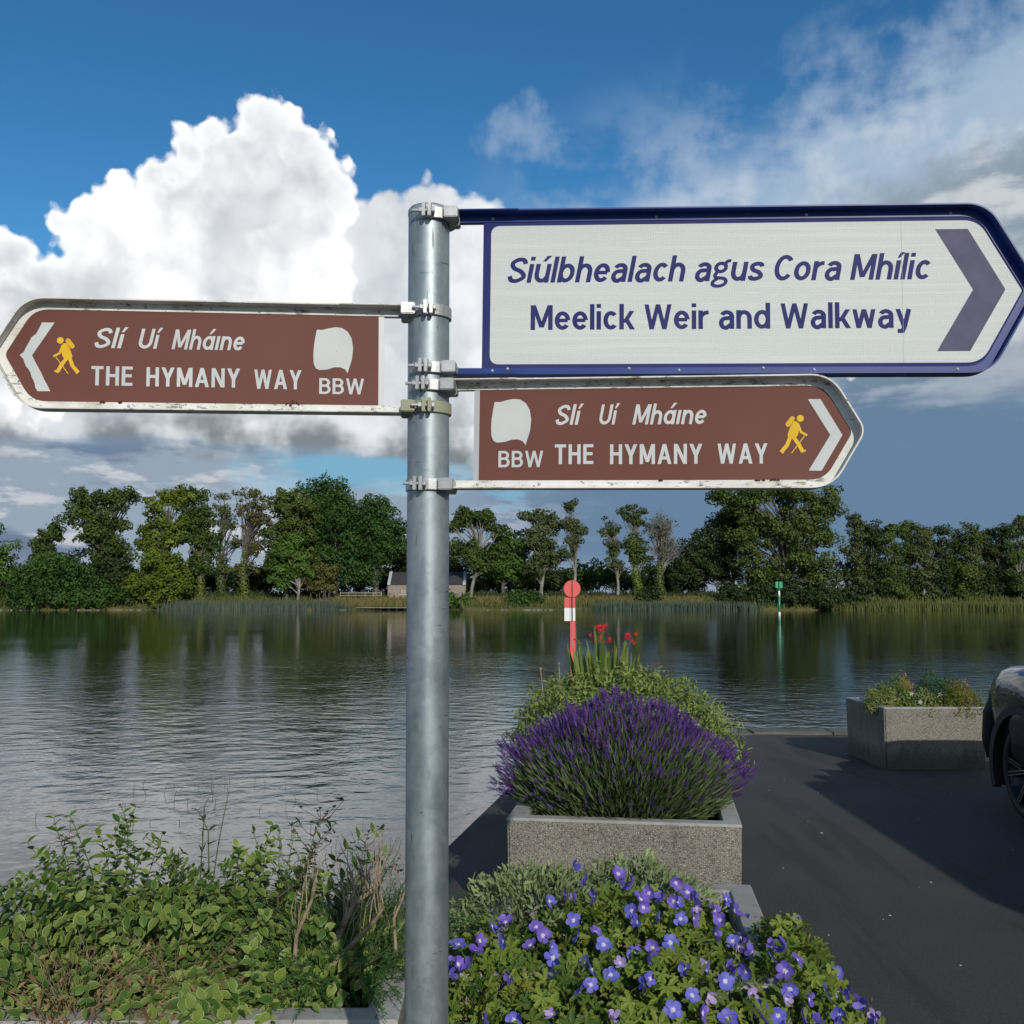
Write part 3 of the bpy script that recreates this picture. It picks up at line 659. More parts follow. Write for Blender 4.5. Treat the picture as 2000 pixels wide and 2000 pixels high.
def clamp(parent, name, z, side, bolt_dx, mt):
    """two-part band round the pole with a cast lug on the sign's side and a bolt through two ears in front"""
    root = MB(); hh = .0103
    root.lathe([(PR + .0002, -hh), (PR + .0048, -hh), (PR + .0052, -hh + .001), (PR + .0052, hh - .001), (PR + .0048, hh), (PR + .0002, hh)], 40, 0, smooth=False)
    x0, x1 = (.024, .049)
    if side < 0: x0, x1 = -.049, -.024
    root.box(x0, x1, -.046, -.012, -hh - .0003, hh + .0003, 0, ch=.0015)                         # lug
    root.box(min(x0, x1) + (.004 if side > 0 else 0), max(x0, x1) - (0 if side > 0 else .004), -.0125, .012, -hh - .004, hh - .001, 0, ch=.002)
    o = root.build(name, mt, parent, (0, 0, z))
    for dx in (-.0058, .0048):
        MB().box(bolt_dx + dx - .0031, bolt_dx + dx + .0031, -.0585, -.0405, -.0125, .0125, 0, ch=.001).build('clamp_ear', mt, o)
    rot = Matrix.Rotation(R(90), 4, 'Y')
    b_ = MB(); b_.lathe([(0, -.028), (.0028, -.028), (.0030, -.027), (.0030, .013), (0, .013)], 10, M=Matrix.Translation((bolt_dx, -.0505, 0)) @ rot)
    for a_, e_ in ((-.0155, -.0092), (.0083, .0138)):
        b_.lathe([(0, a_), (.0058, a_), (.0062, a_ + .001), (.0062, e_ - .001), (.0058, e_), (0, e_)], 6, M=Matrix.Translation((bolt_dx, -.0505, 0)) @ rot, smooth=False)
    b_.build('clamp_bolt', M_edge, o)
    return o
def sign_root(phi, tilt, side, label, cat, group):
    Z = Vector((0, 0, 1)); U = Vector((side * math.cos(phi), -math.sin(phi), 0))
    Zl = (-math.sin(tilt) * U + math.cos(tilt) * Z).normalized(); Xl = (math.cos(tilt) * U + math.sin(tilt) * Z).normalized()
    if side < 0: Xl = -Xl
    Yl = Zl.cross(Xl)
    r = empty('finger_sign'); M = Matrix(((Xl.x, Yl.x, Zl.x, PX), (Xl.y, Yl.y, Zl.y, PY), (Xl.z, Yl.z, Zl.z, 1.6), (0, 0, 0, 1)))
    r.matrix_basis = M; tag(r, label, cat, group); return r
def frame(root, side, mid, half, tip, u_arm, r1, r2, slope, m, band, lip=.024, th=.0026, sleeve=None):
    """channel extrusion bent round the pointed plate; runs from the clamp out along the top, round the point and back"""
    sx = side
    P = [(u_arm, mid + half), (tip - half * slope, mid + half), (tip, mid), (tip - half * slope, mid - half), (u_arm, mid - half)]
    path = rounded(P, (0, r1, r2, r1, 0))          # clockwise: inside is on the right-hand side
    sec = [(0, -lip), (-th, -lip), (-th, .013), (band, .013), (band, .0105), (0.0, .0105), (0.0, -.0022), (band - .0015, -.0022), (band, -.0014), (band, .0), (0, .0)]
    sec = [(0, -lip), (-th, -lip), (-th, .012), (band, .012), (band, -.0016), (0, -.0016)]
    rows = [[(q.x, yy, q.y) for q in offset(path, -oo)] for oo, yy in sec]
    n = len(path); k = len(sec); vs = []
    for i in range(n):
        for j in range(k): vs.append((sx * rows[j][i][0], rows[j][i][1], rows[j][i][2]))
    fs = [(i * k + j, i * k + (j + 1) % k, (i + 1) * k + (j + 1) % k, (i + 1) * k + j) for i in range(n - 1) for j in range(k)]
    fs += [tuple(range(k)), tuple((n - 1) * k + j for j in reversed(range(k)))]
    if sx > 0: fs = [tuple(reversed(f)) for f in fs]
    fr = MB().add(vs, fs).build('frame', m, root)
    if sleeve:
        for sgn in (1, -1):
            z0 = mid + sgn * (half + .0003); z1 = z0 + sgn * .0026
            MB().box(*sorted((sx * (u_arm - .004), sx * sleeve)), -lip - .003, .010, min(z0, z1), max(z0, z1), 0, ch=.0008).build('joining_plate', m, root)
    return path
def rivets(root, side, us, z, m):
    for u in us:
        o = MB().lathe([(0.0, -.0022), (.0014, -.0020), (.0026, -.0010), (.0031, 0)], 10, M=Matrix.Translation((side * u, -.0016, z)) @ Matrix.Rotation(R(-90), 4, 'X') @ Matrix.Scale(1, 4)).build('rivet', m, root)

# --- blue framed sign
blu = sign_root(R(3.6), R(-.6), 1, 'white finger sign with dark blue frame and lettering, topmost and largest of three', 'direction sign', 'finger signs on the pole')
mid, half, tip, slope = .5535, .1505, 1.0745, .5625
frame(blu, 1, mid, half, tip, .046, .062, .025, slope, M_blue, .0138, sleeve=.158)
def inner(d): return d / math.cos(math.atan(slope))
hp = half - .010; tp = tip - inner(.010)
pl = rounded([(.0925, mid - hp), (tp - hp * slope, mid - hp), (tp, mid), (tp - hp * slope, mid + hp), (.0925, mid + hp)], (0, .052, .018, .052, 0), True)
mb = MB(); poly(mb, [(p.x, p.y) for p in pl], 0, 0, .003); mb.build('backing_plate', M_violet, blu)
hw = .1296; tw = 1.0556; 
wl = rounded([(.1069, mid - hw), (tw - hw * slope, mid - hw), (tw, mid), (tw - hw * slope, mid + hw), (.1069, mid + hw)], (.017, .045, .005, .045, .017), True)
mb = MB(); poly(mb, [(p.x, p.y) for p in wl], -.0003); face = mb.build('white_field', M_retro, blu)
letters(text_mesh('Siúlbhealach agus Cora Mhílic', .1365, .9010, .5755, .0475, .158, .745, .070, .29, .17), M_violet, blu)
letters(text_mesh('Meelick Weir and Walkway', .1811, .8625, .4872, .0462, .160, .745, .070, .28, 0), M_violet, blu)
mb = MB(); poly(mb, [(.9072, .6672), (.9645, .6672), (1.0270, .5560), (.9632, .4447), (.9056, .4447), (.9708, .5560)], -.0006); mb.build('chevron', M_chev, blu)
mb = MB(); poly(mb, [(.8473, .4245), (.8477, .4245), (.8477, .6828), (.8473, .6828)], -.0009); mb.build('film_seam', M_white, blu)
rivets(blu, 1, (.110, .41, .68, .935), mid + half - .0075, M_edge); rivets(blu, 1, (.112, .45, .69, .94), mid - half + .0085, M_edge); rivets(blu, 1, (.14, .36, .60), mid - half + .012, M_edge)
clamp(blu, 'pole_clamp', .6960, 1, -.0055, M_clamp); clamp(blu, 'pole_clamp', .4110, 1, -.0070, M_clamp)

def hiker(root, side, ox, oz, k):
    """walker with pack and stick; drawn in its own little units, k metres per unit"""
    mb = MB(); cv = lambda p: (side * (ox + p[0] * k), oz - p[1] * k)
    def add(P, y=-.0005):
        poly(mb, [cv(p) for p in P], y)
    def stroke(P, w, y=-.0005):
        for q in ribbon(P, w): add([(v.x, v.y) for v in q], y)
    add([(95 + 15.5 * math.cos(R(a)), 17 + 15.5 * math.sin(R(a))) for a in range(0, 360, 20)])
    th = math.atan2(-24, 18); c = []
    for s0, (cx, cy) in ((90, (41, 44)), (-90, (60, 18))):
        c += [(cx + 11 * math.cos(th + R(s0 + a)), cy + 11 * math.sin(th + R(s0 + a))) for a in range(0, 181, 30)]
    add(c, -.00055)
    add([(66, 29), (80, 31), (90, 42), (92, 60), (83, 92), (72, 108), (44, 106), (38, 92), (50, 56)], -.0006)
    stroke([(84, 40), (97, 79), (124, 94)], 10, -.00062)
    stroke([(52, 96), (36, 138), (12, 166)], 17, -.00064); stroke([(62, 98), (88, 136), (104, 168)], 17, -.00066)
    add([(2, 162), (14, 158), (22, 172), (16, 176)], -.0007); add([(98, 162), (118, 158), (117, 166), (102, 172)], -.00068)
    stroke([(113, 96), (55, 174)], 4, -.00072)
    mb.build('walker_symbol', M_yel, root)
FLAG = [(.1175, .3530), (.128, .3528), (.1395, .3560), (.1520, .3583), (.1640, .3570), (.1745, .3500), (.1815, .3380), (.1845, .3200), (.1825, .3000), (.1745, .2735), (.1700, .2805), (.1610, .2842), (.1500, .2840), (.1370, .2797), (.1230, .2785), (.1165, .2815), (.1125, .2900), (.1115, .3060), (.1125, .3230), (.1150, .3400)]
def brown(side, phi, tilt, dz, label, old):
    s = sign_root(phi, tilt, side, label, 'direction sign', 'finger signs on the pole')
    mid, half, tip, slope = .2925 + dz, .0965, .7605, .575
    frame(s, side, mid, half, tip, .046, .060, .030, slope, M_cream, .0137, sleeve=.160)
    hp = half - .010; tp = tip - .010 / math.cos(math.atan(slope)); 
    pl = rounded([(.080, mid - hp), (tp - hp * slope, mid - hp), (tp, mid), (tp - hp * slope, mid + hp), (.080, mid + hp)], (0, .052, .024, .052, 0), True)
    mb = MB(); poly(mb, [(side * p.x, p.y) for p in pl], 0, 0, .003); mb.build('backing_plate', M_edge, s)
    hb_ = .0845; tb = tp - .001
    pl = rounded([(.090, mid - hb_), (tb - hb_ * slope, mid - hb_), (tb, mid), (tb - hb_ * slope, mid + hb_), (.090, mid + hb_)], (0, .048, .02, .048, 0), True)
    mb = MB(); poly(mb, [(side * p.x, p.y) for p in pl], -.0002); mb.build('brown_field', M_brown, s)
    cv = lambda u: side * u
    def word(t, u0, u1, b_, cap, **kw):
        a, c = (u0, u1) if side > 0 else (-u0, -u1)
        letters(text_mesh(t, a, c, b_, cap, **kw), M_white, s)
    it = dict(w=.150, X=.70, gap=.10, shear=.20, single=True); cp = dict(w=.170, gap=.13)
    if side > 0:
        word('Slí', .2272, .2740, .3100, .0362, **it); word('Uí', .3050, .3390, .3100, .0362, **it); word('Mháıne', .3655, .4985, .3095, .0362, **it)
        word('THE', .2275, .2965, .2390, .0357, **cp); word('HYMANY', .3262, .4880, .2385, .0357, **cp); word('WAY', .5145, .6005, .2385, .0357, **cp)
        word('BBW', .1256, .2067, .2337, .0297, w=.145, gap=.11)
        F = [(u, z) for u, z in FLAG]; hiker(s, 1, .6200, .3245, .000391)
        ch = [(.6703, .3517), (.6918, .3516), (.7280, .2880), (.6920, .2255), (.6703, .2260), (.7075, .2882)]
    else:
        word('Slí', .5938, .5400, .4445, .0362, **it); word('Uí', .5180, .4790, .4447, .0362, **it); word('Mháıne', .4585, .3275, .4443, .0362, **it)
        word('THE', .5965, .5250, .3767, .0348, **cp); word('HYMANY', .5010, .3375, .3762, .0348, **cp); word('WAY', .3125, .2285, .3745, .0352, **cp)
        word('BBW', .1964, .1160, .3668, .0290, w=.145, gap=.11)
        F = [(-(.2017 - (u - .1175) * .98), z + .1320) for u, z in FLAG]; hiker(s, -1, .6150, .4632, .00038)
        rr = random.Random(8); 
        def rag(a, b_, n, amp): return [(a[0] + (b_[0] - a[0]) * i / n + rr.uniform(-amp, amp * .4), a[1] + (b_[1] - a[1]) * i / n + rr.uniform(-amp, amp) * .5) for i in range(1, n)]
        A_, B_, C_, D_, E_, F_ = (.6617, .4888), (.6835, .4886), (.7195, .4290), (.6870, .3648), (.6655, .3650), (.6985, .4290)
        pts = [A_, B_] + rag(B_, C_, 9, .0032) + [C_] + rag(C_, D_, 10, .0036) + [D_, E_] + rag(E_, F_, 6, .0006) + [F_]
        ch = [(-u, z) for u, z in pts]
    mb = MB(); poly(mb, F, -.0006); mb.build('flag_patch', M_white, s)
    mb = MB(); poly(mb, ch, -.0006); mb.build('chevron', M_white, s)
    rivets(s, side, (.088, .212, .327, .449, .575, .664) if side > 0 else (.09, .235, .39, .505, .635), mid + half - .0062, M_edge)
    rivets(s, side, (.088, .20, .330, .486, .620) if side > 0 else (.10, .243, .44, .53), mid - half + .0068, M_edge)
    # dark moss clinging along the lower edge
    rr = random.Random(3 + side); mo = MB()
    for u0, wd, ht in (((.587, .016, .003), (.612, .016, .004), (.415, .006, .0025)) if side > 0 else ((.243, .026, .010), (.575, .008, .003), (.545, .006, .003))):
        for i in range(26):
            u = u0 + rr.uniform(-.5, .5) * wd; z = mid - .0835 + rr.uniform(-.35, .8) * ht * (1 - abs(u - u0) / wd * 1.4); r_ = rr.uniform(.0006, .0017)
            mo.add([(side * u + r_ * math.cos(a), -.0025 - rr.random() * .001, z + r_ * math.sin(a)) for a in (0, 1.2, 2.5, 3.8, 5)] , [(0, 1, 2, 3, 4)])
    o = mo.build('moss', M_tide, s); o['kind'] = 'stuff'
    return s
brR = brown(1, R(6.9), R(-.66), 0, 'brown finger sign pointing right, lower right below the blue framed one', False)
clamp(brR, 'pole_clamp', .3790, 1, -.0085, M_clamp); clamp(brR, 'pole_clamp', .1995, 1, -.0100, M_clamp)
brL = brown(-1, R(5.4), R(-.29), .1368, 'brown finger sign pointing left with a chipped chevron, on the left of the pole', True)
clamp(brL, 'pole_clamp', .5170, -1, -.0005, M_clamp); clamp(brL, 'pole_clamp', .3395, -1, -.0030, M_clampold)

# --- the pole
pole = empty('signpost', (PX + .006, PY, 0)); tag(pole, 'tall galvanised steel signpost carrying the three finger signs', 'post')
lean = Matrix.Rotation(-R(.2), 4, 'Y')
MB().lathe([(PR, -.3), (PR, .5), (PR, 1.0), (PR, 1.5), (PR, 2.312)], 64, M=lean).build('pole', M_galv, pole)
MB().lathe([(0, 2.3195), (PR * .6, 2.3190), (PR * .93, 2.3165), (PR + .0006, 2.312), (PR + .0008, 2.303), (PR, 2.3025)], 64, M=lean).build('cap', M_clamp, pole)
# ------------------------------------------------------------------ vehicles
def f_paint(base):
    def f(g, b):
        p = objco(g); fl = g.vor(p, 900, out='Color')
        g.put(b.inputs['Base Color'], g.mix(g.m('MULTIPLY', g.sep(fl)[0], .3), base, tuple(min(1, q * 2.2) for q in base)))
        b.inputs['Coat Weight'].default_value = 1.0; b.inputs['Coat Roughness'].default_value = .04
    return f
M_paint = mat('dark_metallic_paint', rough=.45, metal=.0, spec=.2, build=f_paint((.004, .007, .010)))
M_paint2 = mat('grey_van_paint', rough=.35, metal=.3, build=f_paint((.16, .17, .18)))
M_black = mat('black_trim_plastic', (.012, .012, .013), .6)
M_tyre = mottled((.010, .010, .011), (.022, .021, .020), 20, bs=.3, bd=.004)('tyre_rubber')
M_glassd = mat('dark_window_glass', (.010, .013, .015), .04, 0, .8)
M_rimb = mat('gloss_black_alloy', (.012, .012, .013), .22, .5)
M_rims = mat('machined_alloy', (.45, .45, .46), .3, .9)
M_lamp = mat('clear_lamp_plastic', (.42, .46, .50), .06, .1, .8)
M_red = mat('red_lamp_plastic', (.35, .01, .01), .15)
def interp(tab, y):
    for i in range(len(tab) - 1):
        a, b_ = tab[i], tab[i + 1]
        if a[0] <= y <= b_[0]:
            t = (y - a[0]) / (b_[0] - a[0]); t = t * t * (3 - 2 * t) if len(tab) > 9 else t
            return [a[j] + (b_[j] - a[j]) * t for j in range(1, len(a))]
    return list((tab[-1] if y > tab[-1][0] else tab[0])[1:])
def vehicle(loc, rz, label, cat, paint, body, roof, wheels, wr, taper=.20, tall=False):
    root = empty('parked_car', loc, rz); tag(root, label, cat)
    y0, y1 = body[0][0], body[-1][0]; ny = 44; vs = []; K = 0
    for i in range(ny + 1):
        y = y0 + (y1 - y0) * (.5 - .5 * math.cos(math.pi * i / ny)); w, zb, zt = interp(body, y)
        hp = [(0, zb), (w * .80, zb), (w * .93, zb + .05), (w * .965, zb + .16), (w * .985, zb + (zt - zb) * .42), (w, zb + (zt - zb) * .58), (w * .992, zb + (zt - zb) * .74), (w * .965, zt - .115), (w * .925, zt - .05), (w * .85, zt - .012), (w * .6, zt + .012), (0, zt + .022)]
        ring = [(x, z) for x, z in hp] + [(-x, z) for x, z in reversed(hp[1:-1])]; K = len(ring)
        vs += [(x, y, z) for x, z in ring]
    fs = [(i * K + (j + 1) % K, i * K + j, (i + 1) * K + j, (i + 1) * K + (j + 1) % K) for i in range(ny) for j in range(K)]
    fs += [tuple(range(K)), tuple(ny * K + j for j in reversed(range(K)))]
    o = MB().add(vs, fs, 0, True).build('body', paint, root)
    cut = MB()
    for yw in wheels:
        cut.lathe([(0, -1.3), (wr * 1.16, -1.3), (wr * 1.16, 1.3), (0, 1.3)], 40, M=Matrix.Translation((0, yw, wr)) @ Matrix.Rotation(R(90), 4, 'Y'), smooth=False)
    co = bpy.data.objects.new('cut', cut.mesh('cut', M_black)); COL.objects.link(co)
    bm = bmesh.new(); bm.from_mesh(co.data); bmesh.ops.remove_doubles(bm, verts=bm.verts, dist=1e-5); bmesh.ops.recalc_face_normals(bm, faces=bm.faces); bm.to_mesh(co.data); bm.free()
    bm = bmesh.new(); bm.from_mesh(o.data); bmesh.ops.recalc_face_normals(bm, faces=bm.faces); bm.to_mesh(o.data); bm.free()
    md = o.modifiers.new('b', 'BOOLEAN'); md.operation = 'DIFFERENCE'; md.object = co; md.solver = 'EXACT'
    dg = bpy.context.evaluated_depsgraph_get(); me = bpy.data.meshes.new_from_object(o.evaluated_get(dg)); o.modifiers.clear(); o.data = me
    bpy.data.objects.remove(co)
    # cabin
    yr, zr = zip(*roof); n = len(roof); vs = []
    wb = body[len(body) // 2][1] * .93; zb_ = min(zr) - .02; zm = max(zr)
    L, T_ = [], []
    for y, z in roof:
        t = (z - zb_) / (zm - zb_); w = wb * (1 - taper * t) - (.02 if y in (yr[0], yr[-1]) else 0); L.append((-w, y, z)); T_.append((w, y, z))
    vs = L + T_ + [(-wb, yr[0], zb_ - .05), (-wb, yr[-1], zb_ - .05), (wb, yr[0], zb_ - .05), (wb, yr[-1], zb_ - .05)]
    fs = [(i, i + 1, n + i + 1, n + i) for i in range(n - 1)] + [tuple([2 * n] + list(range(n)) + [2 * n + 1])[::-1], tuple([2 * n + 2] + [n + i for i in range(n)] + [2 * n + 3])]
    MB().add(vs, fs).build('window_glass', M_glassd, root)
    idx = [i for i in range(n) if zr[i] > zm - .13]; mb = MB()
    for i in idx[:-1]:
        a, b_, c, d = L[i], L[i + 1], T_[i + 1], T_[i]; up = lambda p, s_: (p[0] * s_, p[1], p[2] + .012)
        lo_ = lambda p: (p[0] * 1.03, p[1], p[2] - .07)
        mb.add([up(a, 1), up(b_, 1), up(c, 1), up(d, 1), lo_(a), lo_(b_), lo_(c), lo_(d)], [(0, 1, 2, 3), (4, 5, 1, 0), (3, 2, 6, 7), (0, 3, 7, 4), (1, 5, 6, 2)], 0, False)
    mb.build('roof', paint, root)
    for s_ in (-1, 1):
        for i in (idx[0], idx[-1]):
            j = 0 if i == idx[0] else n - 1; P_ = L if s_ < 0 else T_
            MB().tube([Vector(P_[i]) + Vector((s_ * .01, 0, 0)), Vector(P_[j]) + Vector((s_ * .015, 0, -.03))], .035, 6).build('pillar', paint, root)
        ym = (P_[idx[0]][1] + P_[idx[-1]][1]) / 2; t = .9
        MB().box(*sorted((s_ * wb * .82, s_ * wb * 1.0)), ym - .05, ym + .05, zb_, zm - .08).build('pillar', M_black, root)
        w, zb2, zt2 = interp(body, wheels[-1] - .95)
        MB().box(*sorted((s_ * w * 1.02, s_ * (w + .2))), wheels[-1] - .72, wheels[-1] - .62, zt2 + .02, zt2 + .18, ch=.03).build('door_mirror', M_black, root)
        MB().box(*sorted((s_ * w * .955, s_ * (w + .012))), wheels[0] + wr * 1.25, wheels[-1] - wr * 1.25, zb2 - .02, zb2 + .16, ch=.015).build('sill_trim', M_black, root)
        for q in (.28, .66):
            yq = wheels[0] + (wheels[-1] - wheels[0]) * q
            MB().box(*sorted((s_ * w * .985, s_ * (w + .02))), yq - .09, yq + .09, zt2 - .19, zt2 - .155, ch=.01).build('door_handle', paint, root)
    if tall:
        for s_ in (-1, 1): MB().box(*sorted((s_ * wb * .99, s_ * wb * 1.035)), y0 + .12, y1 - 1.45, 1.12, max(zr) - .06, ch=.01).build('side_panel', paint, root)
        MB().box(-wb * .93, wb * .93, y0 + .03, y0 + .10, 1.12, max(zr) - .06, ch=.01).build('tailgate', paint, root)
    # wheel arch cladding, wheels
    for yw in wheels:
        w = interp(body, yw)[0]
        for s_ in (-1, 1):
            mb = MB(); vs = []; na = 26
            for i in range(na + 1):
                a = R(-22 + 224 * i / na)
                for r_, xx in ((wr * 1.17, w * .90), (wr * 1.15, w + .012), (wr * 1.33, w + .010), (wr * 1.36, w * .93)):
                    vs.append((s_ * xx, yw + r_ * math.cos(a), wr + r_ * math.sin(a)))
            mb.add(vs, [(i * 4 + j, i * 4 + j + 1, (i + 1) * 4 + j + 1, (i + 1) * 4 + j) for i in range(na) for j in range(3)], 0, False); mb.build('wheel_arch_trim', M_black, root)
            MBw = Matrix.Translation((s_ * (w - .135), yw, wr)) @ Matrix.Rotation(R(90) * s_, 4, 'Y')
            wh = MB().lathe([(wr * .76, -.10), (wr * .93, -.105), (wr * .99, -.085), (wr, -.05), (wr, .05), (wr * .99, .085), (wr * .93, .108), (wr * .79, .112), (wr * .765, .10)], 48, M=MBw).build('tyre', M_tyre, root)
            MB().lathe([(0, .02), (wr * .3, .02), (wr * .72, -.02), (wr * .745, .085), (wr * .79, .106), (wr * .79, -.1)], 40, M=MBw).build('rim', M_rimb, wh)
            sp = MB()
            for k in range(5):
                for da in (-.20, .20):
                    a = 2 * math.pi * k / 5 + .3; e = a + da
                    p0 = Vector((wr * .12 * math.cos(a), wr * .12 * math.sin(a), .075)); p1 = Vector((wr * .77 * math.cos(e), wr * .77 * math.sin(e), .100))
                    d_ = (p1 - p0).normalized(); nn = Vector((-d_.y, d_.x, 0))
                    sp.add([MBw @ (p0 - nn * .013), MBw @ (p0 + nn * .013), MBw @ (p1 + nn * .017), MBw @ (p1 - nn * .017)] + [MBw @ (q + Vector((0, 0, -.04))) for q in (p0 - nn * .013, p0 + nn * .013, p1 + nn * .017, p1 - nn * .017)], [(0, 1, 2, 3), (0, 4, 5, 1), (1, 5, 6, 2), (2, 6, 7, 3), (3, 7, 4, 0)], 0)
                    for sg in (-1, 1):
                        z_ = Vector((0, 0, .0015)); w_ = .004
                        sp.add([MBw @ (p0 + nn * (sg * .011 - w_ / 2) + z_), MBw @ (p0 + nn * (sg * .011 + w_ / 2) + z_), MBw @ (p1 + nn * (sg * .014 + w_ / 2) + z_), MBw @ (p1 + nn * (sg * .014 - w_ / 2) + z_)], [(0, 1, 2, 3)], 1)
                    
            sp.build('spokes', [M_rimb, M_rims], wh)
            MB().lathe([(0, .088), (wr * .13, .086), (wr * .17, .07)], 20, M=MBw).build('hub_cap', M_rimb, wh)
    # front: grille, bumper, lamps ; rear lamps, plate-free bumper
    w, zb2, zt2 = interp(body, y1 - .05)
    MB().box(-.62, .62, y1 - .10, y1 + .015, .28, .48, ch=.03).build('front_bumper_trim', M_black, root)
    MB().box(-.50, .50, y1 - .06, y1 + .010, .56, .76, ch=.02).build('grille', M_black, root)
    MB().box(-.72, .72, y0 - .02, y0 + .10, .34, .52, ch=.03).build('rear_bumper_trim', M_black, root)
    for s_ in (-1, 1):
        wq, _, zq = interp(body, y1 - .30)
        M_ = Matrix.Translation((s_ * wq * .80, y1 - .24, zq - .22)) @ Matrix.Rotation(-s_ * R(44), 4, 'Z')
        MB().box(-.20, .20, -.10, .055, -.075, .065, M=M_, ch=.025).build('headlight', M_lamp, root)
        wc = interp(body, y1 - .22)[0]
        MB().tube([(s_ * wc * .96, y1 - .30, zq - .16), (s_ * (wc * 1.0), y1 - .25, zq - .34), (s_ * wc * .985, y1 - .20, .50), (s_ * wc * .97, y1 - .22, .36)], [.03, .055, .06, .05], 8).build('bumper_corner_trim', M_black, root)
        MB().lathe([(0, .03), (.045, .028), (.055, 0)], 16, M=Matrix.Translation((s_ * wq * .82, y1 - .10, .42)) @ Matrix.Rotation(R(-90), 4, 'X')).build('fog_lamp', M_lamp, root)
        MB().box(*sorted((s_ * .60, s_ * .80)), y0 - .01, y0 + .12, .80, .98, ch=.02).build('rear_lamp', M_red, root)
    return root
suv_body = [(-2.24, .70, .46, .92), (-2.16, .82, .40, 1.02), (-1.9, .90, .32, 1.08), (-1.2, .935, .27, 1.08), (0, .94, .25, 1.08), (.9, .94, .26, 1.09), (1.45, .94, .28, 1.10), (1.80, .915, .30, 1.085), (2.02, .855, .34, 1.03), (2.16, .77, .40, .94), (2.25, .62, .45, .84)]
vehicle((4.555, 6.03, 0), R(0), 'dark metallic SUV parked nose to the water at the right edge', 'car', M_paint, suv_body, [(-2.12, 1.06), (-1.78, 1.56), (-1.2, 1.64), (-.3, 1.68), (.25, 1.62), (.98, 1.07)], (-1.32, 1.37), .352)
van_body = [(-2.5, .74, .50, 1.00), (-2.4, .86, .42, 1.10), (-2.0, .93, .34, 1.16), (-1.0, .95, .28, 1.18), (0, .955, .27, 1.18), (.9, .955, .27, 1.18), (1.5, .95, .27, 1.18), (2.1, .95, .28, 1.18), (2.35, .93, .30, 1.16), (2.42, .90, .34, 1.12), (2.45, .84, .40, 1.06)]
vehicle((4.93, 1.32, 0), R(180), 'tall high-roofed grey van right of the view, only its shadow on the asphalt shows', 'van', M_paint2, van_body, [(-2.40, 1.15), (-2.38, 2.52), (-2.30, 2.60), (-1.0, 2.62), (.9, 2.60), (1.2, 2.50), (2.0, 1.18)], (-1.5, 1.62), .34, .03, True)

# ------------------------------------------------------------------ river markers
M_mred = mat('salmon_red_marker_paint', (.62, .085, .075), .5); M_mwhite = mat('white_marker_paint', (.72, .72, .72), .5)
M_mdark = mat('dark_marker_edge', (.10, .012, .012), .7); M_rust = mat('rusty_marker_foot', (.34, .12, .06), .8)
t = empty('river_marker', (1.585, 27.0, WZ)); tag(t, 'red and white river marker with a round disc on top, behind the flower planters', 'marker')
MB().box(-.066, .076, -.05, .05, -.6, .22, ch=.01).build('foot', M_rust, t)
MB().box(-.062, .072, -.045, .045, .22, 1.46, ch=.008).build('post', M_mred, t)
MB().box(-.062, .072, -.047, .047, 1.46, 1.80, ch=.004).build('white_band', M_mwhite, t)
MB().box(-.062, .072, -.045, .045, 1.80, 2.10, ch=.008).build('post_top', M_mred, t)
MB().box(-.020, .004, -.085, -.0, 1.46, 2.42, ch=.002).build('cross_plate', M_mdark, t)
MB().box(-.212, -.070, -.03, -.012, 1.80, 2.075, ch=.002).build('side_board', M_mred, t); MB().box(-.212, -.070, -.032, -.010, 1.46, 1.80, ch=.002).build('side_board', M_mwhite, t)
MB().prism([(-.01 + .232 * math.cos(R(a)), 2.30 + .232 * math.sin(R(a))) for a in range(0, 360, 10)], -.055, -.045).build('disc', M_mdark, t)
for s_ in (-1, 1):
    MB().prism([(-.01 + s_ * .012 + s_ * .206 * math.cos(R(a)), 2.30 + .218 * math.sin(R(a))) for a in range(-90, 91, 10)], -.066, -.056).build('disc_half', M_mred, t)
M_mgreen = mat('green_marker_paint', (.02, .30, .16), .5); M_mgreend = mat('dark_green_marker_paint', (.01, .14, .09), .5)
t = empty('river_marker', (31.2, 120.0, WZ)); tag(t, 'slim green river marker with white band and square green topmark, far right in the water', 'marker')
MB().tube([(0, 0, -.8), (0, 0, .30)], .13, 10).build('foot', M_mwhite, t); MB().tube([(0, 0, .30), (0, 0, 2.05)], .12, 10).build('post', M_mgreen, t)
MB().tube([(0, 0, 2.05), (0, 0, 2.75)], .122, 10).build('white_band', M_mwhite, t); MB().tube([(0, 0, 2.75), (0, 0, 3.3)], .11, 10).build('post_top', M_mgreen, t)
for x0, x1 in ((-.40, -.03), (.03, .40)):
    MB().box(x0, x1, -.05, .05, 3.1, 3.82, ch=.02).build('topmark_board', M_mgreen, t)
MB().box(-.03, .03, -.25, .25, 3.05, 3.85).build('topmark_vane', M_mgreend, t)

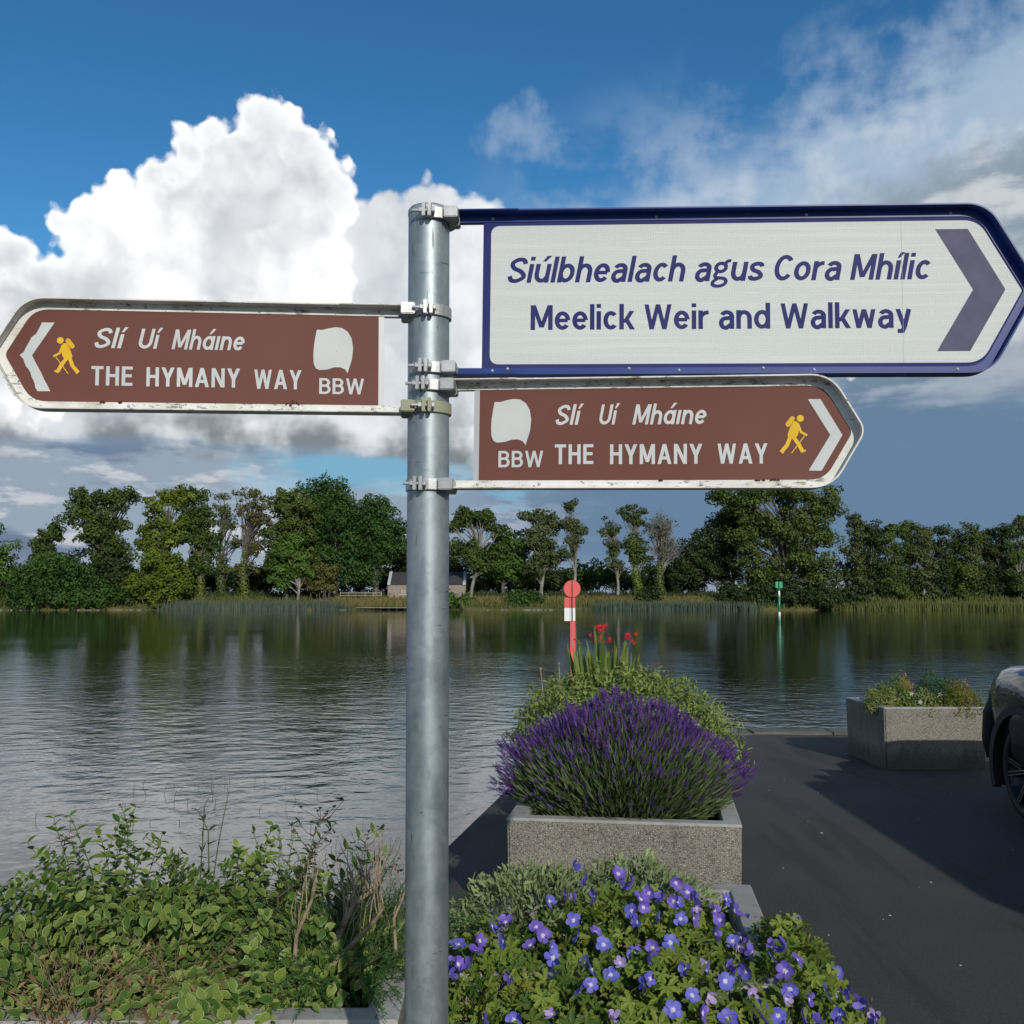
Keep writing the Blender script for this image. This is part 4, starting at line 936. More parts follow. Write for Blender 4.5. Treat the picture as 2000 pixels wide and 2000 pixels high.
# ------------------------------------------------------------------ stone shed, landing and rails on the far side
M_stone = mottled((.19, .155, .125), (.26, .215, .175), 2.5, bs=.5, bd=.05)('rendered_stone_wall')
M_slate = mottled((.030, .028, .032), (.055, .050, .056), 3, bs=.5, bd=.05)('dark_slate_roof')
M_cop = mat('pale_verge_stone', (.42, .43, .44), .8); M_dark = mat('dark_opening', (.012, .011, .010), .8); M_wood = mottled((.16, .15, .12), (.26, .25, .21), 4)('weathered_timber')
sh = empty('stone_shed', (-19.8, 163.6, 1.35)); tag(sh, 'low stone shed with dark slate roof on the far bank, behind the signpost', 'shed')
L_, Wd = 12.4, 5.6
for nm, b_ in (('wall', (0, L_, 0, .4, -.2, 2.35)), ('wall', (0, L_, Wd - .4, Wd, -.2, 2.35)), ('wall', (.0, .4, .4, Wd - .4, -.2, 2.35)), ('wall', (L_ - .4, L_, .4, Wd - .4, -.2, 2.35))): MB().box(*b_).build(nm, M_stone, sh)
for x0 in (0, L_ - .4):
    mb = MB(); a = [(0, 2.352), (Wd, 2.352), (Wd / 2, 4.10)]
    mb.add([(x0, y, z) for y, z in a] + [(x0 + .4, y, z) for y, z in a], [(0, 1, 2), (5, 4, 3), (0, 3, 4, 1), (1, 4, 5, 2), (2, 5, 3, 0)]); mb.build('gable', M_stone, sh)
for y0_, y1_ in ((-.25, Wd / 2), (Wd + .25, Wd / 2)):
    z0_ = 2.20
    for k in range(11):
        t0, t1 = k / 11, (k + 1) / 11; yy0, yy1 = y0_ + (y1_ - y0_) * t0, y0_ + (y1_ - y0_) * t1; zz0, zz1 = z0_ + 1.98 * t0, z0_ + 1.98 * t1
        MB().add([(.42, yy0, zz0 + .05), (L_ - .42, yy0, zz0 + .05), (L_ - .42, yy1, zz1 + .012), (.42, yy1, zz1 + .012), (.42, yy0, zz0 - .02), (L_ - .42, yy0, zz0 - .02), (L_ - .42, yy1, zz1 - .05), (.42, yy1, zz1 - .05)], [(0, 1, 2, 3), (0, 4, 5, 1), (7, 6, 5, 4), (1, 5, 6, 2), (0, 3, 7, 4)]).build('slate_course', M_slate, sh)
    for x0 in (-.03, L_ - .43):
        MB().add([(x0, y0_, z0_ + .14), (x0 + .46, y0_, z0_ + .14), (x0 + .46, y1_, z0_ + 2.12), (x0, y1_, z0_ + 2.12), (x0, y0_, z0_ - .1), (x0 + .46, y0_, z0_ - .1), (x0 + .46, y1_, z0_ + 1.88), (x0, y1_, z0_ + 1.88)], [(0, 1, 2, 3), (0, 4, 5, 1), (7, 6, 5, 4), (1, 5, 6, 2), (0, 3, 7, 4)]).build('verge_stone', M_cop, sh)
w_ = MB().box(2.0, 3.0, -.03, .0, .65, 1.45).build('window', M_dark, sh); MB().box(1.9, 3.1, -.08, .01, .50, .64).build('sill', M_cop, w_)
MB().box(2.05, 2.95, -.05, -.031, .7, 1.4).build('shutter', mat('pale_board', (.33, .27, .23), .8), w_)
MB().box(7.2, 8.3, -.03, .0, -.1, 1.95).build('door', mat('dark_door', (.06, .05, .045), .7), sh)
fn = empty('rail_fence', (-27.2, 162.8, 1.35)); tag(fn, 'low weathered rail fence on the grass left of the shed', 'fence')
for i in range(6): MB().box(i * 1.3 - .06, i * 1.3 + .06, -.06, .06, -.3, 1.0).build('fence_post', M_wood, fn)
for z in (.42, .82): MB().box(0, 6.5, -.10, -.062, z - .07, z + .07).build('fence_rail', M_wood, fn)
ld = empty('landing_stage', (-23.8, 157.9, WZ)); tag(ld, 'low dark timber landing at the water edge below the shed', 'landing stage')
for i in range(18): MB().box(i * .5, i * .5 + .47, -.9, 1.4, .34, .44).build('plank', M_wood, ld)
for i in range(8): MB().tube([(.2 + i * 1.2, -.8, -.9), (.2 + i * 1.2, -.8, .335)], .11, 7).build('pile', M_dark, ld)
M_rock = mottled((.14, .13, .10), (.27, .255, .21), 2, bs=.5, bd=.1)('shore_stone')
mb = MB()
for i in range(90):
    px_ = rd.choice([rd.uniform(-80, -74), rd.uniform(-66, -56), rd.uniform(-31, -25), rd.uniform(-4, 6)]); py_ = shore(px_) - .1 + rd.uniform(-.3, .3); s_ = rd.uniform(.08, .24)
    bm = bmesh.new(); bmesh.ops.create_icosphere(bm, subdivisions=1, radius=s_); bm.verts.index_update()
    mb.add([(px_ + v.co.x * 1.5 * rd.uniform(.8, 1.2), py_ + v.co.y, WZ + .04 + v.co.z * .6 * rd.uniform(.8, 1.2)) for v in bm.verts], [[v.index for v in f.verts] for f in bm.faces]); bm.free()
o = mb.build('shore_stones', M_rock); tag(o, 'pale stones along the far waterline', 'stones', kind='stuff')
TREES = [
    ('dense rounded tree cut off by the left edge of the view', 'ash', -80.9, 161, -0.01, [(-82.51, 9.25, 4.83, 4.19), (-82.11, 4.42, 5.64, 4.83), (-79.29, 2.81, 3.22, 3.22)], {'nl': 46, 'lr': 1.5, 'n': 8500, 'col': 1}),
    ('narrow pointed tree, second from the left', 'ash', -73.76, 163, 0.38, [(-72.94, 12.2, 1.22, 1.63), (-74.33, 10.16, 1.79, 1.79), (-73.76, 7.71, 2.77, 2.04), (-74.17, 4.45, 3.26, 2.44)], {'nl': 34, 'lr': 1.15, 'n': 5200, 'col': 0}),
    ('broad low dark green bush at the water edge, far left', 'bush', -70.22, 157.8, -0.53, [(-73.38, 3.57, 4.34, 3.16), (-68.64, 2.78, 5.52, 3.55), (-74.17, 1.21, 3.95, 1.97), (-63.91, 1.6, 3.16, 2.37), (-69.43, 5.94, 4.73, 1.97)], {'nl': 64, 'lr': 1.5, 'n': 11500, 'col': 2}),
    ('tall airy tree with a wide crown, left group', 'ash', -63.83, 162, 0.22, [(-66.83, 16.18, 3.4, 2.92), (-62.77, 16.99, 3.89, 2.27), (-64.8, 12.54, 5.02, 3.4), (-68.85, 14.15, 2.43, 1.78), (-63.59, 8.49, 4.05, 3.24), (-62.77, 4.44, 3.65, 3.24)], {'nl': 60, 'lr': 1.25, 'n': 10500, 'col': 0, 'gap': 0.16}),
    ('small dark thorn tree by the bank under the tall airy tree', 'bush', -61.2, 160, -0.4, [(-62.4, 5.2, 3.04, 3.2), (-60.8, 2.0, 2.72, 2.24)], {'nl': 24, 'lr': 1.2, 'n': 4200, 'col': 3}),
    ('open yellow-green tree with pale upright stems', 'ash', -55.58, 163, 0.38, [(-56.23, 16.27, 3.1, 2.44), (-53.38, 17.49, 2.28, 1.63), (-57.05, 12.6, 2.61, 2.28), (-54.2, 10.97, 2.28, 1.96), (-57.86, 9.99, 2.12, 1.79), (-52.98, 13.42, 1.79, 2.12)], {'nl': 32, 'lr': 1.15, 'n': 5600, 'col': 4, 'gap': 0.1}),
    ('bright yellow-green bushy tree reaching down to the water', 'bush', -54.08, 158.6, -0.38, [(-54.32, 5.96, 4.28, 2.54), (-56.3, 3.19, 2.7, 2.38), (-52.73, 2.79, 2.85, 2.38), (-55.11, 1.04, 1.43, 1.27)], {'nl': 44, 'lr': 1.25, 'n': 8200, 'col': 4}),
    ('tall dark green tree with ivy on its stem', 'ash', -49.86, 164, 0.7, [(-51.25, 17.18, 2.62, 2.13), (-50.43, 14.31, 2.79, 2.46), (-49.2, 10.62, 2.3, 2.3), (-51.66, 11.85, 2.13, 1.97), (-49.61, 6.93, 2.3, 2.13)], {'nl': 40, 'lr': 1.1, 'n': 6500, 'col': 0, 'ivy': 1}),
    ('slender half bare tree beside the dark ivy tree', 'thin', -46.86, 165, 0.86, [(-46.86, 17.28, 1.81, 2.15), (-46.2, 13.56, 1.98, 2.48), (-44.96, 10.26, 1.98, 1.48), (-47.44, 9.03, 1.81, 1.48), (-45.79, 6.14, 2.15, 1.65)], {'nl': 26, 'lr': 0.75, 'n': 2000, 'col': 5, 'ivy': 1}),
    ('slender brownish tree with many bare limbs', 'thin', -42.54, 163, 0.87, [(-43.2, 17.9, 1.63, 1.3), (-40.34, 17.09, 2.12, 1.96), (-41.56, 14.23, 2.93, 2.93), (-39.12, 13.42, 2.12, 2.77), (-40.75, 9.34, 2.44, 2.12), (-42.38, 6.08, 2.44, 1.79)], {'nl': 40, 'lr': 0.75, 'n': 2700, 'col': 6, 'ivy': 1}),
    ('olive brown willow-like tree left of the great dome', 'ash', -35.64, 162, 1.03, [(-35.64, 16.18, 3.24, 2.75), (-36.05, 11.72, 3.56, 3.24), (-36.45, 7.68, 2.92, 2.43), (-33.21, 12.54, 2.92, 5.35), (-31.59, 7.68, 2.92, 3.24)], {'nl': 50, 'lr': 1.2, 'n': 10500, 'col': 7}),
    ('small fresh green tree on a pale slim trunk', 'ash', -33.08, 159.8, 0.56, [(-35.16, 7.99, 2.88, 2.24), (-36.35, 4.8, 2.08, 1.76), (-32.76, 5.99, 2.4, 2.08), (-33.96, 9.99, 2.08, 1.6)], {'nl': 28, 'lr': 1.1, 'n': 5400, 'col': 1, 'pale': 1}),
    ('huge round domed tree, darkest green and tallest on the left bank', 'dome', -28.46, 165, 1.35, [(-30.36, 16.45, 5.12, 4.29), (-27.64, 12.74, 6.6, 4.95), (-29.7, 8.61, 5.45, 4.12), (-32.18, 12.74, 3.3, 4.95)], {'nl': 80, 'lr': 1.7, 'n': 17500, 'col': 2}),
    ('dense dark domed tree just left of the pole', 'dome', -21.73, 164, 1.52, [(-22.55, 14.31, 3.77, 3.44), (-20.5, 11.03, 3.77, 3.77), (-23.37, 9.39, 4.1, 3.77), (-24.6, 6.11, 4.1, 2.46)], {'nl': 54, 'lr': 1.6, 'n': 12000, 'col': 2}),
    ('grey-green willow bush leaning over the reeds', 'bush', -30.09, 160.5, 0.56, [(-30.09, 4.41, 2.89, 2.09), (-28.09, 5.21, 2.09, 1.6)], {'nl': 18, 'lr': 1.0, 'n': 2900, 'col': 6}),
    ('dark tree standing behind the shed', 'ash', -17.95, 171, 2.03, [(-19.24, 8.01, 3.08, 3.42), (-16.25, 7.16, 3.42, 3.42), (-12.82, 8.01, 3.08, 3.93), (-9.4, 6.3, 2.56, 3.08)], {'nl': 46, 'lr': 1.5, 'n': 8000, 'col': 3}),
    ('umbrella-topped tree on a leaning pale trunk', 'ash', -6.64, 162, 1.52, [(-5.67, 14.15, 3.73, 1.62), (-8.91, 12.54, 2.11, 1.46), (-2.84, 12.54, 1.78, 1.13), (-7.7, 8.89, 2.75, 2.11), (-4.86, 7.27, 2.75, 2.11)], {'nl': 34, 'lr': 1.05, 'n': 5400, 'col': 0, 'lean': 1.6, 'pale': 1, 'gap': 0.1}),
    ('rounded green tree right of the umbrella-topped tree', 'dome', -1.24, 166, 1.68, [(-0.42, 10.31, 3.15, 2.49), (-2.08, 7.0, 3.65, 2.99), (0.83, 6.58, 2.82, 2.82)], {'nl': 36, 'lr': 1.4, 'n': 7600, 'col': 1}),
    ('ragged two-toned tree on a pale stem', 'ash', 4.71, 162.5, 1.76, [(2.84, 13.79, 1.62, 1.79), (5.28, 14.19, 1.95, 1.46), (6.91, 12.57, 1.62, 1.79), (4.06, 10.54, 2.92, 2.44), (6.09, 8.1, 2.76, 1.95), (3.66, 6.47, 2.44, 1.62)], {'nl': 38, 'lr': 1.0, 'n': 4700, 'col': 5, 'pale': 1, 'gap': 0.12}),
    ('thin tall tree with small leaf clumps and bare pale trunk', 'thin', 9.58, 161, 2.0, [(9.1, 15.69, 1.05, 1.13), (8.45, 13.27, 1.29, 1.13), (10.3, 12.06, 1.37, 1.29), (9.5, 9.89, 1.61, 0.97), (8.21, 8.44, 0.81, 0.81)], {'nl': 22, 'lr': 0.8, 'n': 1900, 'col': 5, 'pale': 1}),
    ('sparse leaning tree behind the red marker, half bare', 'thin', 16.81, 164, 2.17, [(15.58, 12.26, 1.31, 1.48), (15.99, 9.8, 1.31, 1.8), (16.4, 7.34, 1.8, 1.31), (14.6, 13.49, 0.82, 0.66)], {'nl': 22, 'lr': 0.75, 'n': 1700, 'col': 5, 'pale': 1}),
    ('flat-topped tree on forked pale limbs with ivy below', 'thin', 19.97, 163, 2.01, [(19.15, 14.8, 2.44, 1.14), (19.97, 13.42, 1.96, 0.98), (19.56, 9.75, 2.12, 1.79), (20.38, 7.71, 1.63, 1.3)], {'nl': 34, 'lr': 0.8, 'n': 3300, 'col': 0, 'pale': 1, 'ivy': 1}),
    ('dead grey tree with bare branches and ivy at its foot', 'dead', 23.33, 162, 2.0, [(23.49, 12.54, 2.75, 2.27), (24.3, 8.89, 2.92, 2.11)], {'nl': 44, 'lr': 1.0, 'n': 350, 'col': 5, 'pale': 1, 'ivy': 1}),
    ('wide dark tree left of the great riverside tree', 'dome', 34.45, 166, 1.35, [(33.2, 11.14, 5.15, 4.15), (36.52, 13.63, 4.15, 4.15), (29.88, 7.0, 4.15, 3.82), (35.69, 7.0, 4.98, 4.15), (27.39, 5.33, 2.32, 2.99)], {'nl': 60, 'lr': 1.5, 'n': 11500, 'col': 3}),
    ('great leafy tree overhanging the water, largest on the right bank', 'ash', 42.53, 160.5, 0.72, [(36.11, 16.85, 4.49, 2.73), (42.53, 17.65, 5.62, 3.05), (48.15, 16.05, 3.69, 3.21), (44.94, 11.63, 6.42, 4.01), (38.52, 11.63, 4.01, 4.01), (43.34, 6.82, 7.22, 3.69), (37.72, 5.21, 4.01, 2.89), (48.15, 4.41, 4.01, 3.21)], {'nl': 110, 'lr': 1.4, 'n': 21000, 'col': 7}),
    ('tangled low bush at the foot of the great riverside tree', 'bush', 39.4, 157.6, -0.37, [(34.67, 1.6, 3.94, 1.89), (40.98, 1.99, 4.73, 2.36), (47.28, 1.6, 4.73, 2.21), (52.01, 0.81, 3.15, 1.42)], {'nl': 48, 'lr': 1.2, 'n': 7800, 'col': 3}),
    ('first slim woodland tree right of the great tree', 'wood', 54.78, 162.7, 0.54, [(54.68, 13.32, 1.56, 1.22), (55.42, 11.36, 2.22, 1.55), (53.95, 9.41, 1.71, 1.55), (55.22, 7.46, 2.09, 1.55), (54.9, 4.85, 2.15, 1.95), (54.43, 2.41, 2.34, 1.79)], {'nl': 34, 'lr': 0.95, 'n': 4300, 'col': 5, 'pale': 1, 'gap': 0.1}),
    ('slim woodland tree with two pale stems', 'wood', 57.12, 162.0, 0.55, [(57.35, 12.21, 1.43, 1.22), (57.48, 10.27, 1.6, 1.54), (57.24, 8.32, 1.73, 1.54), (57.71, 6.38, 2.05, 1.54), (57.93, 4.84, 1.96, 1.94), (57.41, 2.41, 2.14, 1.78)], {'nl': 34, 'lr': 0.95, 'n': 4300, 'col': 3, 'pale': 1, 'gap': 0.1}),
    ('thin topped woodland tree with open crown', 'wood', 59.29, 161.1, 0.55, [(59.75, 12.15, 1.42, 1.21), (59.01, 10.22, 1.52, 1.53), (59.7, 8.28, 1.68, 1.53), (59.56, 6.35, 1.98, 1.53), (59.79, 4.82, 1.95, 1.93), (59.83, 2.41, 2.13, 1.77)], {'nl': 34, 'lr': 0.95, 'n': 4300, 'col': 0, 'pale': 1, 'gap': 0.1}),
    ('woodland tree with a flat leafy top', 'wood', 63.43, 163.3, 0.54, [(63.04, 12.95, 1.57, 1.22), (62.75, 10.99, 1.75, 1.55), (63.05, 9.03, 2.25, 1.55), (63.32, 7.07, 1.77, 1.55), (63.55, 4.87, 2.16, 1.96), (63.42, 2.42, 2.35, 1.8)], {'nl': 34, 'lr': 0.95, 'n': 4300, 'col': 7, 'pale': 1, 'gap': 0.1}),
    ('short bushy woodland tree between slimmer ones', 'wood', 65.1, 162.1, 0.55, [(65.07, 11.89, 1.43, 1.22), (65.5, 9.95, 1.94, 1.54), (64.84, 8.0, 2.04, 1.54), (65.82, 6.06, 1.6, 1.54), (65.4, 4.84, 1.96, 1.94), (65.35, 2.41, 2.14, 1.78)], {'nl': 34, 'lr': 0.95, 'n': 4300, 'col': 5, 'pale': 1, 'gap': 0.1}),
    ('dark woodland tree with drooping side twigs', 'wood', 68.2, 162.6, 0.54, [(67.79, 11.92, 1.43, 1.22), (67.77, 9.97, 2.02, 1.54), (67.79, 8.02, 1.97, 1.54), (67.55, 6.07, 1.99, 1.54), (68.31, 4.85, 1.97, 1.95), (67.73, 2.41, 2.15, 1.79)], {'nl': 34, 'lr': 0.95, 'n': 4300, 'col': 3, 'pale': 1, 'gap': 0.1}),
    ('woodland tree with a pale forked stem', 'wood', 70.87, 164.1, 0.53, [(71.06, 11.69, 1.44, 1.23), (71.42, 9.72, 1.8, 1.56), (70.6, 7.75, 1.71, 1.56), (71.38, 5.78, 1.62, 1.56), (71.59, 4.88, 1.99, 1.97), (70.75, 2.42, 2.17, 1.81)], {'nl': 34, 'lr': 0.95, 'n': 4300, 'col': 0, 'pale': 1, 'gap': 0.1}),
    ('woodland tree topped by fine bare twigs', 'wood', 73.05, 162.3, 0.55, [(72.63, 12.23, 1.3, 1.22), (73.37, 10.28, 1.72, 1.54), (72.64, 8.34, 1.63, 1.54), (72.88, 6.39, 1.67, 1.54), (72.39, 4.85, 1.79, 1.95), (72.25, 2.41, 1.95, 1.79)], {'nl': 34, 'lr': 0.95, 'n': 4300, 'col': 7, 'pale': 1, 'gap': 0.1}),
    ('slim woodland tree with ragged crown', 'wood', 75.14, 162.9, 0.54, [(75.36, 11.29, 1.43, 1.22), (75.56, 9.34, 1.56, 1.55), (75.88, 7.38, 1.91, 1.55), (76.02, 5.43, 1.63, 1.55), (75.68, 4.86, 1.97, 1.96), (74.78, 2.41, 2.15, 1.79)], {'nl': 34, 'lr': 0.95, 'n': 4300, 'col': 5, 'pale': 1, 'gap': 0.1}),
    ('narrow woodland tree near the right edge', 'wood', 77.52, 161.9, 0.55, [(77.31, 11.4, 1.3, 1.21), (76.87, 9.45, 1.8, 1.54), (76.67, 7.51, 1.63, 1.54), (77.88, 5.57, 1.5, 1.54), (76.93, 4.84, 1.78, 1.94), (77.8, 2.41, 1.94, 1.78)], {'nl': 34, 'lr': 0.95, 'n': 4300, 'col': 3, 'pale': 1, 'gap': 0.1}),
    ('tallest woodland tree at the right edge of the view', 'wood', 79.25, 160.1, 0.56, [(79.49, 13.53, 1.66, 1.2), (78.74, 11.61, 2.0, 1.52), (78.96, 9.68, 2.19, 1.52), (78.82, 7.76, 2.37, 1.52), (78.88, 4.8, 2.29, 1.92), (79.78, 2.4, 2.5, 1.76)], {'nl': 34, 'lr': 0.95, 'n': 4300, 'col': 0, 'pale': 1, 'gap': 0.1}),
    ('last woodland tree just past the right edge', 'wood', 83.14, 160.2, 0.56, [(83.28, 12.73, 2.18, 1.2), (83.79, 10.81, 2.44, 1.52), (82.78, 8.89, 2.88, 1.52), (83.1, 6.97, 2.35, 1.52), (83.91, 4.8, 3.0, 1.92), (82.84, 2.4, 3.27, 1.76)], {'nl': 34, 'lr': 0.95, 'n': 4300, 'col': 7, 'pale': 1, 'gap': 0.1}),
    ('dark hedge bush behind the slender trees', 'bush', -53.4, 178, 1.87, [(-53.4, 4.71, 5.34, 2.49), (-47.17, 4.27, 5.34, 2.31), (-57.85, 3.83, 3.56, 1.96)], {'nl': 45, 'lr': 1.3, 'n': 5238, 'col': 3}),
    ('hedge bush behind the reeds, right of the ivy stems', 'bush', -41.36, 176, 1.6, [(-41.36, 4.68, 4.4, 2.82), (-35.2, 4.24, 5.28, 2.64)], {'nl': 37, 'lr': 1.3, 'n': 4409, 'col': 3}),
    ('long dark hedge behind the pale trunks, middle of the far bank', 'bush', -7.28, 182, 1.87, [(-7.28, 3.88, 5.46, 2.0), (0.0, 3.88, 5.46, 2.0), (7.28, 4.33, 4.55, 2.37)], {'nl': 43, 'lr': 1.3, 'n': 5031, 'col': 3}),
    ('low rounded dark bush right of the red disc marker', 'bush', 13.2, 176, 2.83, [(13.2, 5.12, 2.99, 2.29), (15.84, 5.56, 2.99, 2.29)], {'nl': 19, 'lr': 1.3, 'n': 2533, 'col': 2}),
    ('low dark hedge bush behind the dead tree', 'bush', 21.36, 178, 1.6, [(21.36, 4.27, 4.45, 1.96), (26.7, 4.27, 4.45, 2.67), (30.26, 5.16, 3.56, 3.56)], {'nl': 46, 'lr': 1.3, 'n': 5330, 'col': 3}),
    ('small green bush on the bank left of the red marker', 'bush', 2.4, 160.2, 0.24, [(2.4, 1.36, 2.08, 1.12), (0.8, 1.04, 1.44, 0.8)], {'nl': 8, 'lr': 1.3, 'n': 1125, 'col': 2}),
    ('rounded green bush at the water edge by the leaning pale trunk', 'bush', -7.98, 159.6, -0.08, [(-7.98, 0.72, 2.07, 0.8), (-10.37, 1.04, 1.6, 0.8)], {'nl': 8, 'lr': 1.3, 'n': 1029, 'col': 1}),
    ('small rough bush between the reeds and the right-hand trees', 'bush', 21.13, 159.5, 0.48, [(21.13, 1.6, 1.44, 1.12)], {'nl': 8, 'lr': 1.3, 'n': 789, 'col': 3}),
    ('long far hedge seen under the left trees', 'bush', -65.1, 186, 1.51, [(-65.1, 3.93, 5.58, 2.42), (-55.8, 4.11, 5.58, 2.42), (-46.5, 4.39, 5.58, 2.6), (-37.2, 4.11, 5.58, 2.42)], {'nl': 70, 'lr': 1.3, 'n': 7813, 'col': 3}),
    ('far hedge seen under the trees just left of the pole', 'bush', -29.44, 184, 1.6, [(-29.44, 4.08, 4.6, 2.39), (-22.08, 4.36, 4.6, 2.76)], {'nl': 31, 'lr': 1.3, 'n': 3719, 'col': 3}),
    ('far hedge seen under the leaning pale trunk', 'bush', -13.02, 186, 2.06, [(-13.02, 4.86, 4.65, 2.79), (-4.65, 4.67, 4.65, 2.6), (3.72, 4.67, 4.65, 2.6)], {'nl': 47, 'lr': 1.3, 'n': 5445, 'col': 2}),
    ('far hedge seen behind the red marker and the dead tree', 'bush', 10.23, 186, 1.97, [(10.23, 4.39, 4.65, 2.42), (18.6, 4.67, 4.65, 2.42), (26.04, 4.67, 4.65, 2.6), (33.48, 4.86, 3.72, 2.79)], {'nl': 57, 'lr': 1.3, 'n': 6479, 'col': 3}),
    ('dark bushes filling between the left trees', 'bush', -81.6, 170, 0.67, [(-81.6, 3.73, 4.25, 2.89), (-71.4, 5.42, 4.25, 4.25), (-63.75, 3.73, 4.25, 3.06)], {'nl': 66, 'lr': 1.3, 'n': 7399, 'col': 3}),
    ('low shade bushes filling the foot of the right-hand wood, near part', 'bush', 55.76, 164, 0.78, [(55.76, 4.47, 4.1, 3.28), (62.32, 4.06, 4.1, 3.28), (68.06, 4.06, 4.1, 3.28)], {'nl': 66, 'lr': 1.3, 'n': 7399, 'col': 3}),
    ('low shade bushes filling the foot of the right-hand wood, far part', 'bush', 73.8, 164, 0.78, [(73.8, 4.06, 4.1, 3.28), (80.36, 4.47, 4.1, 3.61), (86.92, 5.29, 4.1, 4.1)], {'nl': 74, 'lr': 1.3, 'n': 8204, 'col': 3}),
]
GFLOW =  [(0.198, 3.383, 0.731, 2), (0.342, 3.385, 0.709, 1), (0.235, 3.387, 0.687, 2), (0.178, 3.124, 0.712, 2), (0.163, 3.154, 0.707, 2), (0.114, 3.197, 0.677, 1), (0.07, 3.392, 0.621, 2), (0.242, 3.072, 0.726, 2), (0.175, 3.006, 0.679, 0), (0.184, 2.948, 0.654, 2), (-0.018, 2.996, 0.676, 1), (0.07, 3.08, 0.638, 1), (0.051, 2.96, 0.625, 1), (0.088, 3.009, 0.636, 1), (-0.024, 2.897, 0.657, 2), (0.114, 2.922, 0.603, 0), (0.112, 2.95, 0.622, 1), (0.232, 2.936, 0.67, 1), (0.251, 2.898, 0.648, 0), (0.198, 2.871, 0.611, 1), (0.207, 2.738, 0.639, 2), (0.199, 2.68, 0.621, 0), (0.324, 2.787, 0.66, 0), (0.434, 2.898, 0.653, 0), (0.399, 3.061, 0.74, 1), (0.371, 3.032, 0.731, 1), (0.373, 2.992, 0.72, 1), (0.357, 3.11, 0.753, 2), (0.339, 2.983, 0.713, 2), (0.35, 2.945, 0.693, 2), (0.443, 3.062, 0.733, 2), (0.528, 3.387, 0.681, 1), (0.531, 3.184, 0.708, 1), (0.544, 3.154, 0.703, 2), (0.468, 3.053, 0.719, 2), (0.477, 2.985, 0.69, 0), (0.517, 3.005, 0.687, 1), (0.603, 3.137, 0.667, 1), (0.608, 3.078, 0.659, 1), (0.69, 3.391, 0.628, 1), (0.716, 3.394, 0.591, 2), (0.754, 3.397, 0.565, 1), (0.784, 3.4, 0.525, 0), (0.814, 3.399, 0.531, 2), (0.653, 2.879, 0.633, 2), (0.917, 3.397, 0.561, 1), (0.545, 2.71, 0.619, 0), (0.447, 2.63, 0.614, 0), (0.347, 2.658, 0.644, 1), (0.529, 2.882, 0.606, 3), (0.586, 2.882, 0.595, 2), (0.601, 2.832, 0.604, 2), (0.71, 2.749, 0.63, 1), (0.689, 2.808, 0.645, 2), (0.74, 2.858, 0.652, 2), (0.752, 2.788, 0.646, 2), (0.709, 2.701, 0.603, 1), (0.613, 2.713, 0.585, 3), (0.489, 2.64, 0.609, 3), (0.393, 2.591, 0.594, 0), (0.466, 2.592, 0.586, 2), (0.528, 2.593, 0.572, 1), (0.623, 2.674, 0.565, 0), (0.665, 2.655, 0.556, 0), (0.62, 2.645, 0.551, 2), (0.748, 2.672, 0.589, 2), (0.801, 2.702, 0.595, 2), (0.821, 2.655, 0.556, 2), (0.906, 2.725, 0.551, 2), (0.929, 2.708, 0.524, 2), (0.87, 2.733, 0.583, 2), (0.748, 2.635, 0.552, 2), (0.722, 2.644, 0.563, 2), (0.005, 2.697, 0.528, 0), (0.099, 2.644, 0.563, 3), (-0.088, 2.897, 0.658, 1), (-0.099, 2.859, 0.64, 1), (-0.15, 2.929, 0.638, 1), (-0.147, 2.861, 0.608, 1), (-0.114, 2.831, 0.613, 2), (0.081, 2.895, 0.569, 2), (-0.005, 2.812, 0.595, 2), (0.278, 2.727, 0.658, 3), (0.443, 2.707, 0.65, 2), (0.242, 2.583, 0.579, 3), (0.171, 2.66, 0.61, 2), (0.619, 2.801, 0.611, 2), (-0.167, 2.843, 0.584, 2), (-0.076, 2.728, 0.521, 2)]
# ------------------------------------------------------------------ trees
TCOL = [((.022, .046, .014), (.062, .098, .030)), ((.026, .062, .016), (.070, .128, .034)), ((.016, .045, .014), (.042, .092, .026)), ((.014, .028, .012), (.036, .056, .022)),
        ((.045, .078, .012), (.115, .158, .026)), ((.036, .054, .026), (.082, .100, .050)), ((.045, .052, .022), (.098, .098, .042)), ((.030, .056, .015), (.078, .104, .034))]
M_tree = [leafmat('tree_leaves', (a[0] * 1.0, a[1] * .98, a[2] * .66), (b_[0] * 1.42, min(.21, b_[1] * 1.42), b_[2] * .95), .18, .6) for a, b_ in TCOL]
M_bark = mottled((.06, .052, .042), (.13, .118, .098), 1.5, bs=.5, bd=.05)('grey_bark')
M_pale = mottled((.12, .112, .092), (.25, .238, .205), 1.2, bs=.4, bd=.05)('pale_bark')
LV = [(0, -.5, 0), (.34, -.05, .10), (0, .55, 0), (-.34, .05, .10)]; LF = [(0, 1, 2), (0, 2, 3)]
